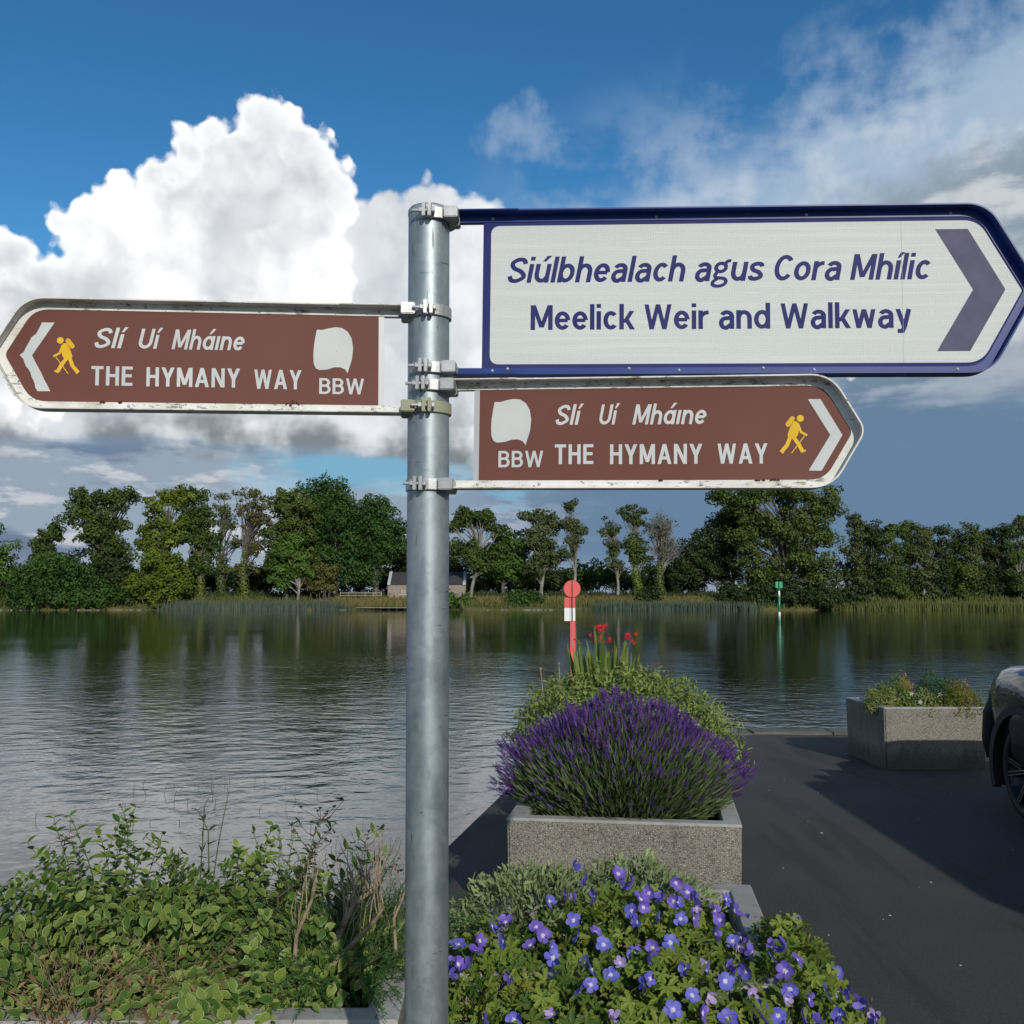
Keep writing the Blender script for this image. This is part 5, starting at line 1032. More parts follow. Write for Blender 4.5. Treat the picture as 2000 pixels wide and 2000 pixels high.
def tree(seed, label, kind, bx, by, bz, blobs_, op):
    g = np.random.default_rng(seed); r = random.Random(seed)
    root = empty({'bush': 'bush', 'dead': 'dead_tree'}.get(kind, 'tree'), (bx, by, bz))
    right = bx > 54
    grp = 'bushes on the far river bank' if kind == 'bush' else 'woodland trees on the right of the far bank' if kind == 'wood' else 'trees on the far river bank'
    tag(root, label, 'bush' if kind == 'bush' else 'tree', grp)
    nl, lr, n = int(op['nl'] * 1.7), op['lr'] * .92, int(op['n'] * 1.5); area = np.array([b[2] * b[3] for b in blobs_]); pr = area / area.sum()
    cen = []; tries = 0
    while len(cen) < nl and tries < nl * 12:
        tries += 1
        cx, cz, rx, rz = blobs_[g.choice(len(blobs_), p=pr)]
        d = g.normal(size=3); d /= np.linalg.norm(d); q = g.random() ** .45 * .92
        p = np.array([cx + d[0] * rx * q - bx, d[1] * max(rx, rz) * .72 * q, cz + d[2] * rz * q - bz])
        if p[1] > 0 and g.random() < .25: p[1] *= -1
        if all(np.linalg.norm((p - c) * (1, .6, 1.15)) > lr * .60 for c in cen): cen.append(p)
    cen = np.array(cen); nl = len(cen)
    rad = lr * g.uniform(.62, 1.25, nl)
    w = rad ** 2; w /= w.sum(); own = g.choice(nl, n, p=w)
    d = g.normal(size=(n, 3)); d /= np.linalg.norm(d, axis=1, keepdims=True)
    rr = np.where(g.random(n) < .75, g.uniform(.72, 1.06, n), g.random(n) ** .5)
    gap = op.get('gap', 0); P = cen[own] + d * (rr * rad[own])[:, None] * np.array([1.12, 1.0, .74])
    # scalloped edges: push the leaves of each clump about with a lumpy field
    ph = P * 1.3; P = P + .30 * np.stack([np.sin(ph[:, 1] * 1.7 + ph[:, 2]), np.sin(ph[:, 0] + ph[:, 2] * 1.3), np.sin(ph[:, 0] * 1.9 + ph[:, 1])], 1) * (lr / 1.3)
    P[:, 2] = np.maximum(P[:, 2], -.9 if kind == 'bush' else .1)
    loose = g.random(n) < .10; P[loose] += g.normal(size=(int(loose.sum()), 3)) * lr * .26
    nrm = d + g.normal(size=(n, 3)) * .55 + np.array([0, -.1, .35])
    sz = g.uniform(.28, .56, n) * (1.0 if lr > .9 else .82)
    shade = np.clip(.5 * g.random(nl)[own] + .5 * g.random(n), 0, 1)
    batch('crown', LV, LF, None, M_tree[op['col']], frames(nrm, g.uniform(0, 6.28, n), sz), P, root, shade)
    # trunk and limbs
    topz = float(cen[:, 2].max()); bark = M_pale if op.get('pale') else M_bark
    if kind == 'bush':
        mb = MB()
        for i in range(min(12, nl)):
            c = cen[i]; b0 = Vector((c[0] * .6, c[1] * .4, -.2)); mb.tube([b0, b0.lerp(Vector(c), .5) + Vector((r.uniform(-.3, .3), 0, .2)), Vector(c)], [.09, .06, .02], 5, cap=False)
        mb.build('stems', bark, root); return root
    R0 = .13 + .014 * topz * (1.5 if kind == 'dome' else .85 if kind in ('thin', 'wood') else 1)
    lean = op.get('lean', r.uniform(-.5, .5)); cxm = float(np.mean(cen[:, 0]))
    tp = lambda t: Vector((lean * math.sin(t * 2.6) * .8 + cxm * .75 * t ** 1.5 + .18 * math.sin(t * 7 + seed), .15 * math.sin(t * 5 + seed), topz * .82 * t))
    mb = MB(); ns = 12; mb.tube([tp(i / ns) + (Vector((0, 0, -.4)) if i == 0 else Vector()) for i in range(ns + 1)], [R0 * (1.25 if i == 0 else 1 - .82 * i / ns) for i in range(ns + 1)], 8, cap=False)
    mb.build('trunk', bark, root)
    mb = MB(); tw = MB()
    for i in range(nl):
        c = Vector(cen[i]); t0 = max(.12, min(.93, (c.z / (topz * .82)) * r.uniform(.38, .72))); s_ = tp(t0); L = (c - s_).length
        m1 = s_.lerp(c, .35) + Vector((0, 0, .12 * L)) + Vector((r.uniform(-.3, .3), r.uniform(-.3, .3), 0)); m2 = s_.lerp(c, .72) + Vector((r.uniform(-.35, .35), r.uniform(-.3, .3), .06 * L))
        r0 = min(R0 * .42, .035 + .016 * L); mb.tube([s_, m1, m2, c], [r0, r0 * .7, r0 * .45, r0 * .2], 5, cap=False)
        nt = {'dead': 9, 'thin': 5, 'wood': 3}.get(kind, 1 if op.get('pale') else 0)
        for k in range(nt):
            st_ = m1.lerp(c, r.uniform(.2, 1)); dd = Vector((r.uniform(-1, 1), r.uniform(-1, 1), r.uniform(.1, 1.3))).normalized() * r.uniform(.7, 1.9) * (1.25 if kind == 'dead' else .9)
            e = st_ + dd; tw.tube([st_, st_.lerp(e, .5) + Vector((r.uniform(-.15, .15), 0, r.uniform(0, .15))), e], [.035, .022, .010], 3, cap=False)
            if kind == 'dead':
                for q in range(2):
                    s2 = st_.lerp(e, r.uniform(.4, .9)); tw.tube([s2, s2 + Vector((r.uniform(-.6, .6), 0, r.uniform(.2, .9)))], [.02, .008], 3, cap=False)
    mb.build('limbs', bark, root)
    if tw.v: tw.build('twigs', bark, root)['kind'] = 'stuff'
    if op.get('ivy'):
        m = 900; t = g.random(m) ** 1.3 * .55; a = g.uniform(0, 6.28, m); q = np.array([tp(x) for x in t]); rr = R0 * 1.2 + .55 * g.random(m) * (1 - t)
        Pv = q + np.stack([np.cos(a) * rr, np.sin(a) * rr, g.normal(size=m) * .2], 1); Pv[:, 2] = np.maximum(Pv[:, 2], -.2)
        batch('ivy', LV, LF, None, M_tree[4 if seed % 2 else 7], frames(np.stack([np.cos(a), np.sin(a) - .3, .5 + 0 * a], 1), g.uniform(0, 6.28, m), g.uniform(.2, .36, m)), Pv, root, g.random(m))
    return root
for i, (lab, kind, bx, by, bz, bl, op) in enumerate(TREES): tree(100 + i, lab, kind, bx, by, bz, bl, op)

# ------------------------------------------------------------------ grass and reeds on the far bank
BLD = [(-.5, 0, 0), (.5, 0, 0), (.32, .0, .55), (.02, .12, 1.0), (-.34, .0, .55)]; BLF = [(0, 1, 2, 4), (4, 2, 3)]
def blades(name, label, n, xr, yr, zf, h, w, m, seed, cat='grass', lean=.25):
    g = np.random.default_rng(seed); x = g.uniform(*xr, n)
    if cat == 'reeds': x = x + g.normal(size=n) * 1.3 + np.sin(x * 2.3) * .5
    y = yr(x, g)
    T_ = np.stack([x, y, zf(x, y)], 1); hh = g.uniform(*h, n)
    up = np.stack([g.normal(size=n) * lean, g.normal(size=n) * lean * .6, np.ones(n)], 1)
    M = frames(up, g.uniform(-.7, .7, n), np.ones(n)); S_ = np.zeros((n, 3, 3)); S_[:, 0, 0] = g.uniform(*w, n); S_[:, 1, 1] = hh * .5; S_[:, 2, 2] = hh
    # keep the blades broadside to the river
    up /= np.linalg.norm(up, axis=1, keepdims=True); xx = np.cross(np.array([[0, 1., 0]]) + g.normal(size=(n, 3)) * .35, up); xx /= np.linalg.norm(xx, axis=1, keepdims=True); yy = np.cross(up, xx)
    M = np.stack([xx, yy, up], 2) @ S_
    o = batch(name, BLD, BLF, None, m, M, T_, None, g.random(n)); tag(o, label, cat, kind='stuff'); return o
sh_ = np.vectorize(shore)
def bankz(x, y):
    s0 = y - sh_(x); return np.interp(s0, [p[0] for p in prof], [p[1] for p in prof]) - .06
M_reed = leafmat('reed_leaves', (.040, .062, .045), (.085, .115, .078), .15, .6)
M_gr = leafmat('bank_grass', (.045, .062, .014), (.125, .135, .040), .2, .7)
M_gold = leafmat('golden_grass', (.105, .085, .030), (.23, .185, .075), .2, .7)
M_darkg = leafmat('dark_undergrowth', (.015, .026, .010), (.040, .055, .022), .15, .7)  # undergrowth in a darker green than the bank grass
wz = lambda x, y: np.full_like(x, WZ - .1)
blades('reeds', 'blue-green reeds standing in the water, left half of the far bank', 3600, (-52, -27), lambda x, g: sh_(x) + g.uniform(-1.6, .9, len(x)), wz, (1.0, 1.9), (.07, .14), M_reed, 1, 'reeds', .09)
blades('reeds', 'blue-green reeds standing in the water, right of the red marker', 2600, (14, 35), lambda x, g: sh_(x) + g.uniform(-1.2, .8, len(x)), wz, (.9, 1.7), (.07, .14), M_reed, 2, 'reeds', .09)
blades('reeds', 'low reeds along the foot of the right-hand wood', 3200, (50, 90), lambda x, g: sh_(x) + g.uniform(-1.0, 1.0, len(x)), wz, (.8, 1.6), (.08, .16), M_gr, 3, 'reeds', .14)
blades('tall_grass', 'green rough grass along the far bank', 15000, (-92, 92), lambda x, g: sh_(x) + .3 + g.random(len(x)) ** 1.2 * 11, bankz, (.45, 1.15), (.10, .24), M_gr, 4, 'grass', .3)
blades('tall_grass', 'dry golden grass in front of the stone shed', 4200, (-31, -8.5), lambda x, g: sh_(x) + .8 + g.random(len(x)) * 4.0, bankz, (.45, .95), (.08, .18), M_gold, 5, 'grass', .3)
blades('tall_grass', 'golden grass on the bank behind the reeds, right of the red marker', 4600, (-7, 34), lambda x, g: sh_(x) + 2.2 + g.random(len(x)) * 4, bankz, (.45, .95), (.08, .18), M_gold, 6, 'grass', .3)
blades('undergrowth', 'dark undergrowth beneath the far trees', 9000, (-92, 92), lambda x, g: sh_(x) + 6 + g.random(len(x)) * 7, bankz, (.5, 1.6), (.2, .5), M_darkg, 7, 'undergrowth', .45)
M_stalk = mat('dark_reed_stalk', (.05, .055, .03), .7)
mb = MB(); r = random.Random(5)
for i in range(70):
    x, y = (r.gauss(-3.3, .7), r.uniform(9.6, 11.8)) if i < 34 else (r.uniform(-2.3, -1.0), r.uniform(6.4, 9.5)); h = r.uniform(.03, .13); l = r.uniform(-.08, .08)
    mb.tube([(x, y, WZ - .1), (x + l * .4, y, WZ + h * .6), (x + l, y, WZ + h)], [.0028, .0022, .0010], 4, cap=False)
    if r.random() < .35: mb.tube([(x + l, y, WZ + h), (x + l + r.uniform(-.16, .16), y, WZ + h * .75)], [.002, .001], 3, cap=False)
o = mb.build('water_rushes', M_stalk); tag(o, 'thin dark rush stalks poking out of the shallow water near the quay', 'rushes', kind='stuff')
# ------------------------------------------------------------------ leaf shapes for the near plants (length along +y, 1 unit)
def oval_leaf(rows, margin=.78, fold=.16, curl=.18, tip=1.0):
    vs = []; fs = []; mi = []
    for t, w in rows:
        for k, q in enumerate((-1, -margin, 0, margin, 1)):
            x = q * w; vs.append((x, t, abs(q) * w * fold * 2 - curl * (t * t)))
    for i in range(len(rows) - 1):
        for j in range(4):
            a = i * 5 + j; fs.append((a, a + 1, a + 6, a + 5)); mi.append(1 if j in (0, 3) else 0)
    return vs, fs, mi
VAR = oval_leaf([(0, .02), (.14, .18), (.38, .31), (.64, .27), (.86, .13), (1.0, .01)], .88)
PLAIN = ([(0, 0, 0), (.17, .3, .05), (.14, .68, .03), (0, 1, -.12), (-.14, .68, .03), (-.17, .3, .05), (0, .5, -.02)], [(0, 1, 6), (1, 2, 6), (2, 3, 6), (3, 4, 6), (4, 5, 6), (5, 0, 6)], None)
NAR = ([(-.06, 0, 0), (.06, 0, 0), (.075, .5, .05), (0, 1, -.02), (-.075, .5, .05)], [(0, 1, 2, 4), (4, 2, 3)], None)
def palm_leaf():
    vs = [(0, 0, 0)]; fs = []
    for k in range(5):
        a = R(-110 + 55 * k); c_, s_ = math.sin(a), math.cos(a); n_ = len(vs)
        P = lambda r_, da: (r_ * math.sin(a + da), r_ * math.cos(a + da), -.10 * r_ + (.06 if da else 0))
        vs += [P(.30, -.42), P(.42, -.22), P(.50, -.30), P(.56, -.08), P(.62, 0), P(.56, .08), P(.50, .30), P(.42, .22), P(.30, .42)]
        fs += [(0, n_, n_ + 1), (0, n_ + 1, n_ + 3, n_ + 4), (n_ + 1, n_ + 2, n_ + 3), (0, n_ + 4, n_ + 5, n_ + 7), (n_ + 5, n_ + 6, n_ + 7), (0, n_ + 7, n_ + 8)]
    return vs, fs, None
PALM = palm_leaf()
def U3(g, n): d = g.normal(size=(n, 3)); return d / np.linalg.norm(d, axis=1, keepdims=True)
M_vgr = leafmat('variegated_leaf_green', (.040, .100, .016), (.195, .265, .055), .25, .42); M_vcr = leafmat('variegated_leaf_cream', (.24, .30, .10), (.42, .46, .20), .25, .45)
M_stem = mat('green_stem', (.07, .085, .03), .6); M_stemr = mat('brown_twig', (.105, .070, .045), .75); M_tan = mottled((.19, .145, .09), (.34, .27, .175), 40, bs=.5, bd=.002)('dead_wood')
M_tanl = leafmat('dead_leaf', (.13, .070, .035), (.30, .20, .10), .2, .8)
M_dkl = leafmat('dark_weed_leaf', (.022, .042, .020), (.055, .085, .036), .22, .5)
M_gerl = leafmat('geranium_leaf', (.036, .098, .014), (.215, .275, .048), .3, .5, hue=((.16, .15, .035), 9.0, .45))
M_feath = leafmat('feathery_foliage', (.022, .075, .016), (.065, .165, .036), .25, .6)
def shoots(g, n, c, rx, ry, z0, length, out, droop, step, steps_skip=2, top=None):
    """arching shoots out of a clump; returns polylines and leaf seats (position, tangent, side)"""
    lines = []; seats = []
    for i in range(n):
        a = g.uniform(0, 6.283); q = math.sqrt(g.random()); dirx, diry = math.cos(a) * q, math.sin(a) * q
        p = np.array([c[0] + dirx * rx * .45, c[1] + diry * ry * .45, z0]); L = length * g.uniform(.55, 1.1)
        v = np.array([dirx * out * rx / max(rx, ry) + g.normal() * .22, diry * out * ry / max(rx, ry) + g.normal() * .22, 1.0]); v /= np.linalg.norm(v)
        m = max(3, int(L / step)); pts = [p.copy()]; ax = g.uniform(0, 3.14)
        for k in range(m):
            v = v + np.array([g.normal() * .07, g.normal() * .07, -droop * step * (1 + q * 1.4)]); v /= np.linalg.norm(v); p = p + v * step; pts.append(p.copy())
            if k >= steps_skip:
                ax += 1.57; s1 = np.cross(v, [0, 0, 1.]); s1 = s1 / (np.linalg.norm(s1) + 1e-6); s2 = np.cross(v, s1)
                sd_ = s1 * math.cos(ax) + s2 * math.sin(ax); fr = (k - steps_skip) / max(1, m - steps_skip)
                for sg in (1, -1): seats.append((p.copy(), v.copy(), sd_ * sg, fr))
        lines.append(pts)
    return lines, seats
def leafset(g, seats, size, up_bias=.8, fwd=.45):
    n = len(seats); P = np.array([s_[0] for s_ in seats]); Tn = np.array([s_[1] for s_ in seats]); Sd = np.array([s_[2] for s_ in seats]); fr = np.array([s_[3] for s_ in seats])
    y = Sd + Tn * fwd + g.normal(size=(n, 3)) * .18; up = Tn * .5 + np.array([[0, -.25, up_bias]]) + g.normal(size=(n, 3)) * .30
    return dirframes(y, up, size * g.uniform(.5, 1.2, n) * (1 - .45 * fr ** 3)), P
def stems(lines, rad, m, parent, name='stems', n=4):
    mb = MB()
    for L in lines: mb.tube([Vector(p) for p in L[::2]] + [Vector(L[-1])], [rad * (1 - .6 * i / (len(L[::2]))) for i in range(len(L[::2]) + 1)], n, cap=False)
    return mb.build(name, m, parent)
def split_leaves(g, M, P, tmpl, mats, parent, nsep, name='leaf', fol='foliage'):
    """the leaves that face the viewer largest become parts, the rest one mass"""
    k = np.argsort(P[:, 1] * 1.0 - P[:, 2] * .8 + g.normal(size=len(P)) * .12); a, b_ = k[:nsep], k[nsep:]
    pieces(name, tmpl[0], tmpl[1], tmpl[2], mats, M[a], P[a], parent, variants=6)
    if len(b_):
        o = batch(fol, tmpl[0], tmpl[1], tmpl[2], mats, M[b_], P[b_], parent, g.random(len(b_))); o['kind'] = 'stuff'
# ---- left planter
def var_shrub(seed, c, rx, ry, n, L, label, nsep, out=1.25, droop=2.0, size=.044):
    g = np.random.default_rng(seed); root = empty('variegated_shrub', (0, 0, 0)); tag(root, label, 'shrub', 'variegated shrubs in the left planter')
    lines, seats = shoots(g, n, c, rx, ry, .50, L, out, droop, .024); stems(lines, .0022, M_stem, root)
    M, P = leafset(g, seats, size); keep = (P[:, 1] > 2.50) & (P[:, 2] > .42); split_leaves(g, M[keep], P[keep], VAR, [M_vgr, M_vcr], root, nsep)
var_shrub(21, (-1.15, 3.02), .42, .42, 280, .50, 'cream edged variegated shrub filling the left end of the planter', 280)
var_shrub(22, (-.74, 3.04), .30, .40, 220, .50, 'cream edged variegated shrub in the middle of the planter, topped by tall shoots', 280)
var_shrub(23, (-.78, 2.72), .30, .16, 70, .20, 'low cream edged variegated shrub hanging over the front rim of the planter', 150, 1.4, 3.2, .046)
var_shrub(25, (-1.12, 2.85), .30, .2, 60, .24, 'variegated shrub sprawling over the front left of the planter', 100, 1.3, 3.0, .042)
g = np.random.default_rng(24); root = empty('feathery_plant', (0, 0, 0)); tag(root, 'deep green feathery plant at the right end of the left planter', 'plant')
lines, seats = shoots(g, 380, (-.47, 3.02), .32, .44, .50, .38, .95, 1.5, .012, 3); stems(lines, .0016, M_stem, root)
M, P = leafset(g, seats, .020, .5, .9); o = batch('foliage', *NAR[:2], None, M_feath, M, P, root, g.random(len(P))); o['kind'] = 'stuff'
# dead woody shrub
def zpt(px_, py_, d):      # a point at distance d given by its sideways and downward slope
    return Vector((px_ * d, d, 1.6 + py_ * d))
root = empty('woody_shrub', (0, 0, 0)); tag(root, 'bare tan woody shrub with upright dead twigs near the signpost', 'shrub'); r = random.Random(9)
mainb = [[(-.198, -.372), (-.206, -.345), (-.204, -.315), (-.190, -.283), (-.187, -.268)], [(-.187, -.365), (-.172, -.335), (-.160, -.305), (-.148, -.285), (-.130, -.272), (-.125, -.262)], [(-.185, -.362), (-.165, -.338), (-.145, -.318), (-.128, -.300), (-.122, -.290)], [(-.180, -.372), (-.150, -.352), (-.128, -.336)], [(-.110, -.330), (-.112, -.300), (-.104, -.282), (-.098, -.262)]]
mb = MB()
for i, L in enumerate(mainb):
    d = 2.80; pts = [zpt(x, y - .004, d + .05 * j * (1 if i % 2 else -.4)) for j, (x, y) in enumerate(L)]; r0 = (.0075, .0125, .009, .006, .005)[i]
    mb.tube(pts, [r0 * (1 - .55 * j / (len(pts) - 1)) for j in range(len(pts))], 7, cap=False)
    br = mb if False else None
mb.build('branches', M_tan, root); tw = MB()
for L, cnt in ((mainb[0], 12), (mainb[1], 26), (mainb[2], 14), (mainb[4], 7)):
    for k in range(cnt):
        j = r.randint(max(1, len(L) - 3), len(L) - 1); a, b_ = L[j - 1], L[j]; t = r.random(); s_ = zpt(a[0] + (b_[0] - a[0]) * t, a[1] + (b_[1] - a[1]) * t, 2.83 + r.uniform(-.05, .14))
        v = Vector((r.gauss(0, .22), r.gauss(0, .25), 1)).normalized(); Ln = r.uniform(.06, .19); p = s_.copy(); pts = [p.copy()]
        for q in range(5): v = (v + Vector((r.gauss(0, .10), r.gauss(0, .10), .05))).normalized(); p = p + v * Ln / 5; pts.append(p.copy())
        tw.tube(pts, [.0021, .0019, .0016, .0013, .0010, .0006], 4, cap=False)
        if r.random() < .6:
            q = pts[2]; tw.tube([q, q + Vector((r.gauss(0, .02), r.gauss(0, .02), .05))], [.0012, .0006], 3, cap=False)
tw.build('twigs', M_tan, root)['kind'] = 'stuff'
# withered growth: two tangles of brown stems and leaves
for sd_, c, rx, n, lab in ((31, (-1.10, 2.66), .24, 260, 'withered brown growth at the front left of the planter'), (32, (-.88, 2.80), .16, 200, 'tangle of dry brown stems between the variegated shrubs')):
    g = np.random.default_rng(sd_); root = empty('withered_plant', (0, 0, 0)); tag(root, lab, 'plant', 'withered growth in the left planter')
    lines, seats = shoots(g, n, c, rx, .12, .50, .30, 1.3, 2.6, .02, 2); stems(lines, .0013, M_tan, root, 'dry_stems', 3)
    k = g.permutation(len(seats))[:900]; M, P = leafset(g, [seats[i] for i in k], .028); o = batch('dry_leaves', *PLAIN[:2], None, M_tanl, M, P, root, g.random(len(P))); o['kind'] = 'stuff'
# tall weeds standing above the shrubs
def weed(seed, path, label, leaf, step=.026, size=.035, heads=0, m=M_dkl, tmpl=PLAIN, rad=.0022, start=.25, side=0):
    g = np.random.default_rng(seed); rr = random.Random(seed); root = empty('tall_weed', (0, 0, 0)); tag(root, label, 'weed', 'tall weeds above the left planter')
    pts = [Vector(p) for p in path]; dens = []
    for i in range(len(pts) - 1):
        for k in range(6): dens.append(pts[i].lerp(pts[i + 1], k / 6))
    dens.append(pts[-1]); mb = MB(); mb.tube(dens, [rad * (1 - .6 * i / len(dens)) for i in range(len(dens))], 5, cap=False)
    tot = sum((dens[i + 1] - dens[i]).length for i in range(len(dens) - 1)); seats = []; acc = 0; nxt = start * tot; ax = 0
    for i in range(len(dens) - 1):
        acc += (dens[i + 1] - dens[i]).length
        while acc > nxt:
            v = (dens[i + 1] - dens[i]).normalized(); ax += 1.57 if not side else .5; s1 = Vector((math.cos(ax), math.sin(ax) * .6, .15))
            for sg in (1, -1):
                if leaf and rr.random() < leaf: seats.append((np.array(dens[i]), np.array(v), np.array(s1 * sg), acc / tot))
            nxt += step
            if side and rr.random() < side:
                e = dens[i] + Vector((rr.choice((-1, 1)) * rr.uniform(.03, .07), rr.uniform(-.03, .03), rr.uniform(.03, .07))); mb.tube([dens[i], dens[i].lerp(e, .5) - Vector((0, 0, .006)), e], [.0014, .0012, .0008], 4, cap=False)
                for q in range(3): seats.append((np.array(e), np.array(v), np.array([rr.gauss(0, 1), rr.gauss(0, 1), .4]), .6))
    mb.build('stem', M_stemr if side else M_stem, root)
    if seats: M, P = leafset(g, seats, size); pieces('leaf', tmpl[0], tmpl[1], tmpl[2], m, M, P, root, variants=4)
    if heads:
        hd = MB()
        for i in range(heads):
            e = dens[-1] + Vector((rr.gauss(0, .028), rr.gauss(0, .02), rr.gauss(.0, .012))); hd.tube([dens[-3], e], [.0011, .0008], 3, cap=False)
            for q in range(7):
                a = rr.uniform(0, 6.28); hd.add([e + Vector((.0, 0, 0)), e + Vector((.007 * math.cos(a), .007 * math.sin(a), .004)), e + Vector((.007 * math.cos(a + 1), .007 * math.sin(a + 1), .006))], [(0, 1, 2)], 1)
        hd.build('flower_heads', [M_stemr, M_dkl if heads < 9 else mat('faded_pink_umbel', (.42, .34, .33), .8)], root)
    return root
weed(41, [(-.88, 3.05, .80), (-.885, 3.05, .92), (-.915, 3.05, .975), (-.925, 3.05, .985)], 'weed shoot with crossed narrow leaves, left part of the planter', 1, .034, .040, start=.1)
weed(42, [(-.90, 3.0, .86), (-.885, 3.0, .92), (-.90, 3.0, .965)][::1] if False else [(-1.30, 3.05, .78), (-1.305, 3.05, .87), (-1.30, 3.05, .905)], 'weed with small pale pink flower umbel at the far left', .7, .03, .025, heads=12, start=.3)
weed(43, [(-.90, 3.0, .72), (-.935, 3.0, .82), (-.97, 3.0, .90), (-.99, 3.0, .955), (-1.035, 3.0, .985), (-1.05, 3.0, 1.0)][:0] or [(-1.22, 3.0, .74), (-1.235, 3.0, .83), (-1.26, 3.0, .895), (-1.30, 3.0, .925)], 'arching weed shoot with paired leaves over the left shrub', 1, .030, .036, start=.1)
weed(44, [(-.905, 3.05, .78), (-.90, 3.05, .90), (-.898, 3.05, .99), (-.885, 3.05, 1.015)], 'dark upright weed with spiky whorls, tallest over the left shrubs', 1, .020, .030, tmpl=NAR, start=.2)
weed(45, [(-.88, 3.08, .74), (-.865, 3.08, .86), (-.85, 3.08, .95), (-.835, 3.08, 1.03)], 'bare leaning weed stalk beside the spiky weed', .25, .05, .022, start=.15)
weed(46, [(-.66, 2.95, .70), (-.655, 2.95, .76), (-.60, 2.95, .80), (-.575, 2.95, .86), (-.555, 2.95, .94), (-.53, 2.95, .985)], 'dark branching weed with withered flower heads, left of the signpost', 1, .016, .034, heads=8, side=.35, start=.12)
weed(47, [(-.60, 3.0, .66), (-.595, 3.0, .74), (-.585, 3.0, .84), (-.55, 3.0, .90)], 'dark leafy weed stem leaning towards the branching weed', 1, .018, .030, side=.3, start=.2)
weed(48, [(-.445, 3.05, .66), (-.44, 3.05, .78), (-.435, 3.05, .86), (-.415, 3.05, .925)], 'dark leafy weed just left of the signpost', .9, .020, .034, side=.2, start=.3)
weed(49, [(-.40, 3.0, .66), (-.385, 3.0, .76), (-.36, 3.0, .82), (-.345, 3.0, .835)], 'small withered weed head beside the signpost', .8, .022, .022, heads=6, side=.3, start=.3)

# ---- geranium planter
M_pet = bpy.data.materials.new('geranium_petal'); M_pet.use_nodes = True; G_ = N(M_pet.node_tree); b0 = M_pet.node_tree.nodes['Principled BSDF']
ra = G_.node('ShaderNodeAttribute', attribute_name='rad').outputs['Fac']; hu = G_.node('ShaderNodeAttribute', attribute_name='rnd').outputs['Fac']
cc = G_.mix(hu, (.125, .135, .56), (.175, .095, .46)); cc = G_.mix(G_.m('MULTIPLY', G_.ss(.85, 1.0, hu), .65), cc, (.50, .40, .62)); cc = G_.mix(G_.ss(.34, .12, ra), cc, (.66, .63, .80))
G_.put(b0.inputs['Base Color'], cc); b0.inputs['Roughness'].default_value = .55
tt = G_.node('ShaderNodeBsdfTranslucent'); G_.put(tt.inputs[0], cc); mx = G_.node('ShaderNodeMixShader'); mx.inputs[0].default_value = .25
G_.t.links.new(b0.outputs[0], mx.inputs[1]); G_.t.links.new(tt.outputs[0], mx.inputs[2]); G_.t.links.new(mx.outputs[0], M_pet.node_tree.nodes['Material Output'].inputs[0])
M_cen = mat('flower_centre', (.62, .60, .50), .6)
def petal_mesh(h, cup, w=.48):
    rows = [(.06, .05), (.22, .16), (.45, .38), (.68, w), (.88, w * .84), (1.0, w * .42)]; vs = []; rad = []
    for t, ww in rows:
        for q in (-1, -.4, .4, 1): vs.append((q * ww, t * (1 - .04 * q * q), cup * t * t + .05 * q * q * (1 if cup < .6 else -1))); rad.append(t)
    fs = [(i * 4 + j, i * 4 + j + 1, i * 4 + j + 5, i * 4 + j + 4) for i in range(5) for j in range(3)]
    me = bpy.data.meshes.new('petal'); me.from_pydata(vs, [], fs); me.materials.append(M_pet)
    a = me.attributes.new('rad', 'FLOAT', 'POINT'); a.data.foreach_set('value', rad); a = me.attributes.new('rnd', 'FLOAT', 'POINT'); a.data.foreach_set('value', [h] * len(vs))
    me.polygons.foreach_set('use_smooth', [True] * len(fs)); return me
PET = [petal_mesh(.05, .12), petal_mesh(.22, .22), petal_mesh(.75, .30), petal_mesh(.6, .75, .46), petal_mesh(1.0, .65, .44)]
cen_me = MB().lathe([(0, .16), (.035, .15), (.045, .05), (.10, .03), (.11, .0)], 8).mesh('centre', M_cen)
ger = empty('geranium_plant', (0, 0, 0)); tag(ger, 'sprawling geranium covered in violet blue five petalled flowers, front planter', 'geranium')
gb = [(.35, 3.15, .56, .56, .70), (.74, 2.85, .42, .45, .60), (-.04, 2.98, .30, .42, .65), (.35, 2.75, .66, .42, .645), (.75, 2.55, .5, .4, .50), (.80, 3.10, .24, .30, .645)]
def zg(x, y): return np.max([t - .42 * (((x - a) / rx) ** 2 + ((y - b_) / ry) ** 2) for a, b_, rx, ry, t in gb], axis=0) + .022 * np.sin(x * 17 + y * 5) * np.sin(y * 15 - x * 4)
r = random.Random(17); st = MB()
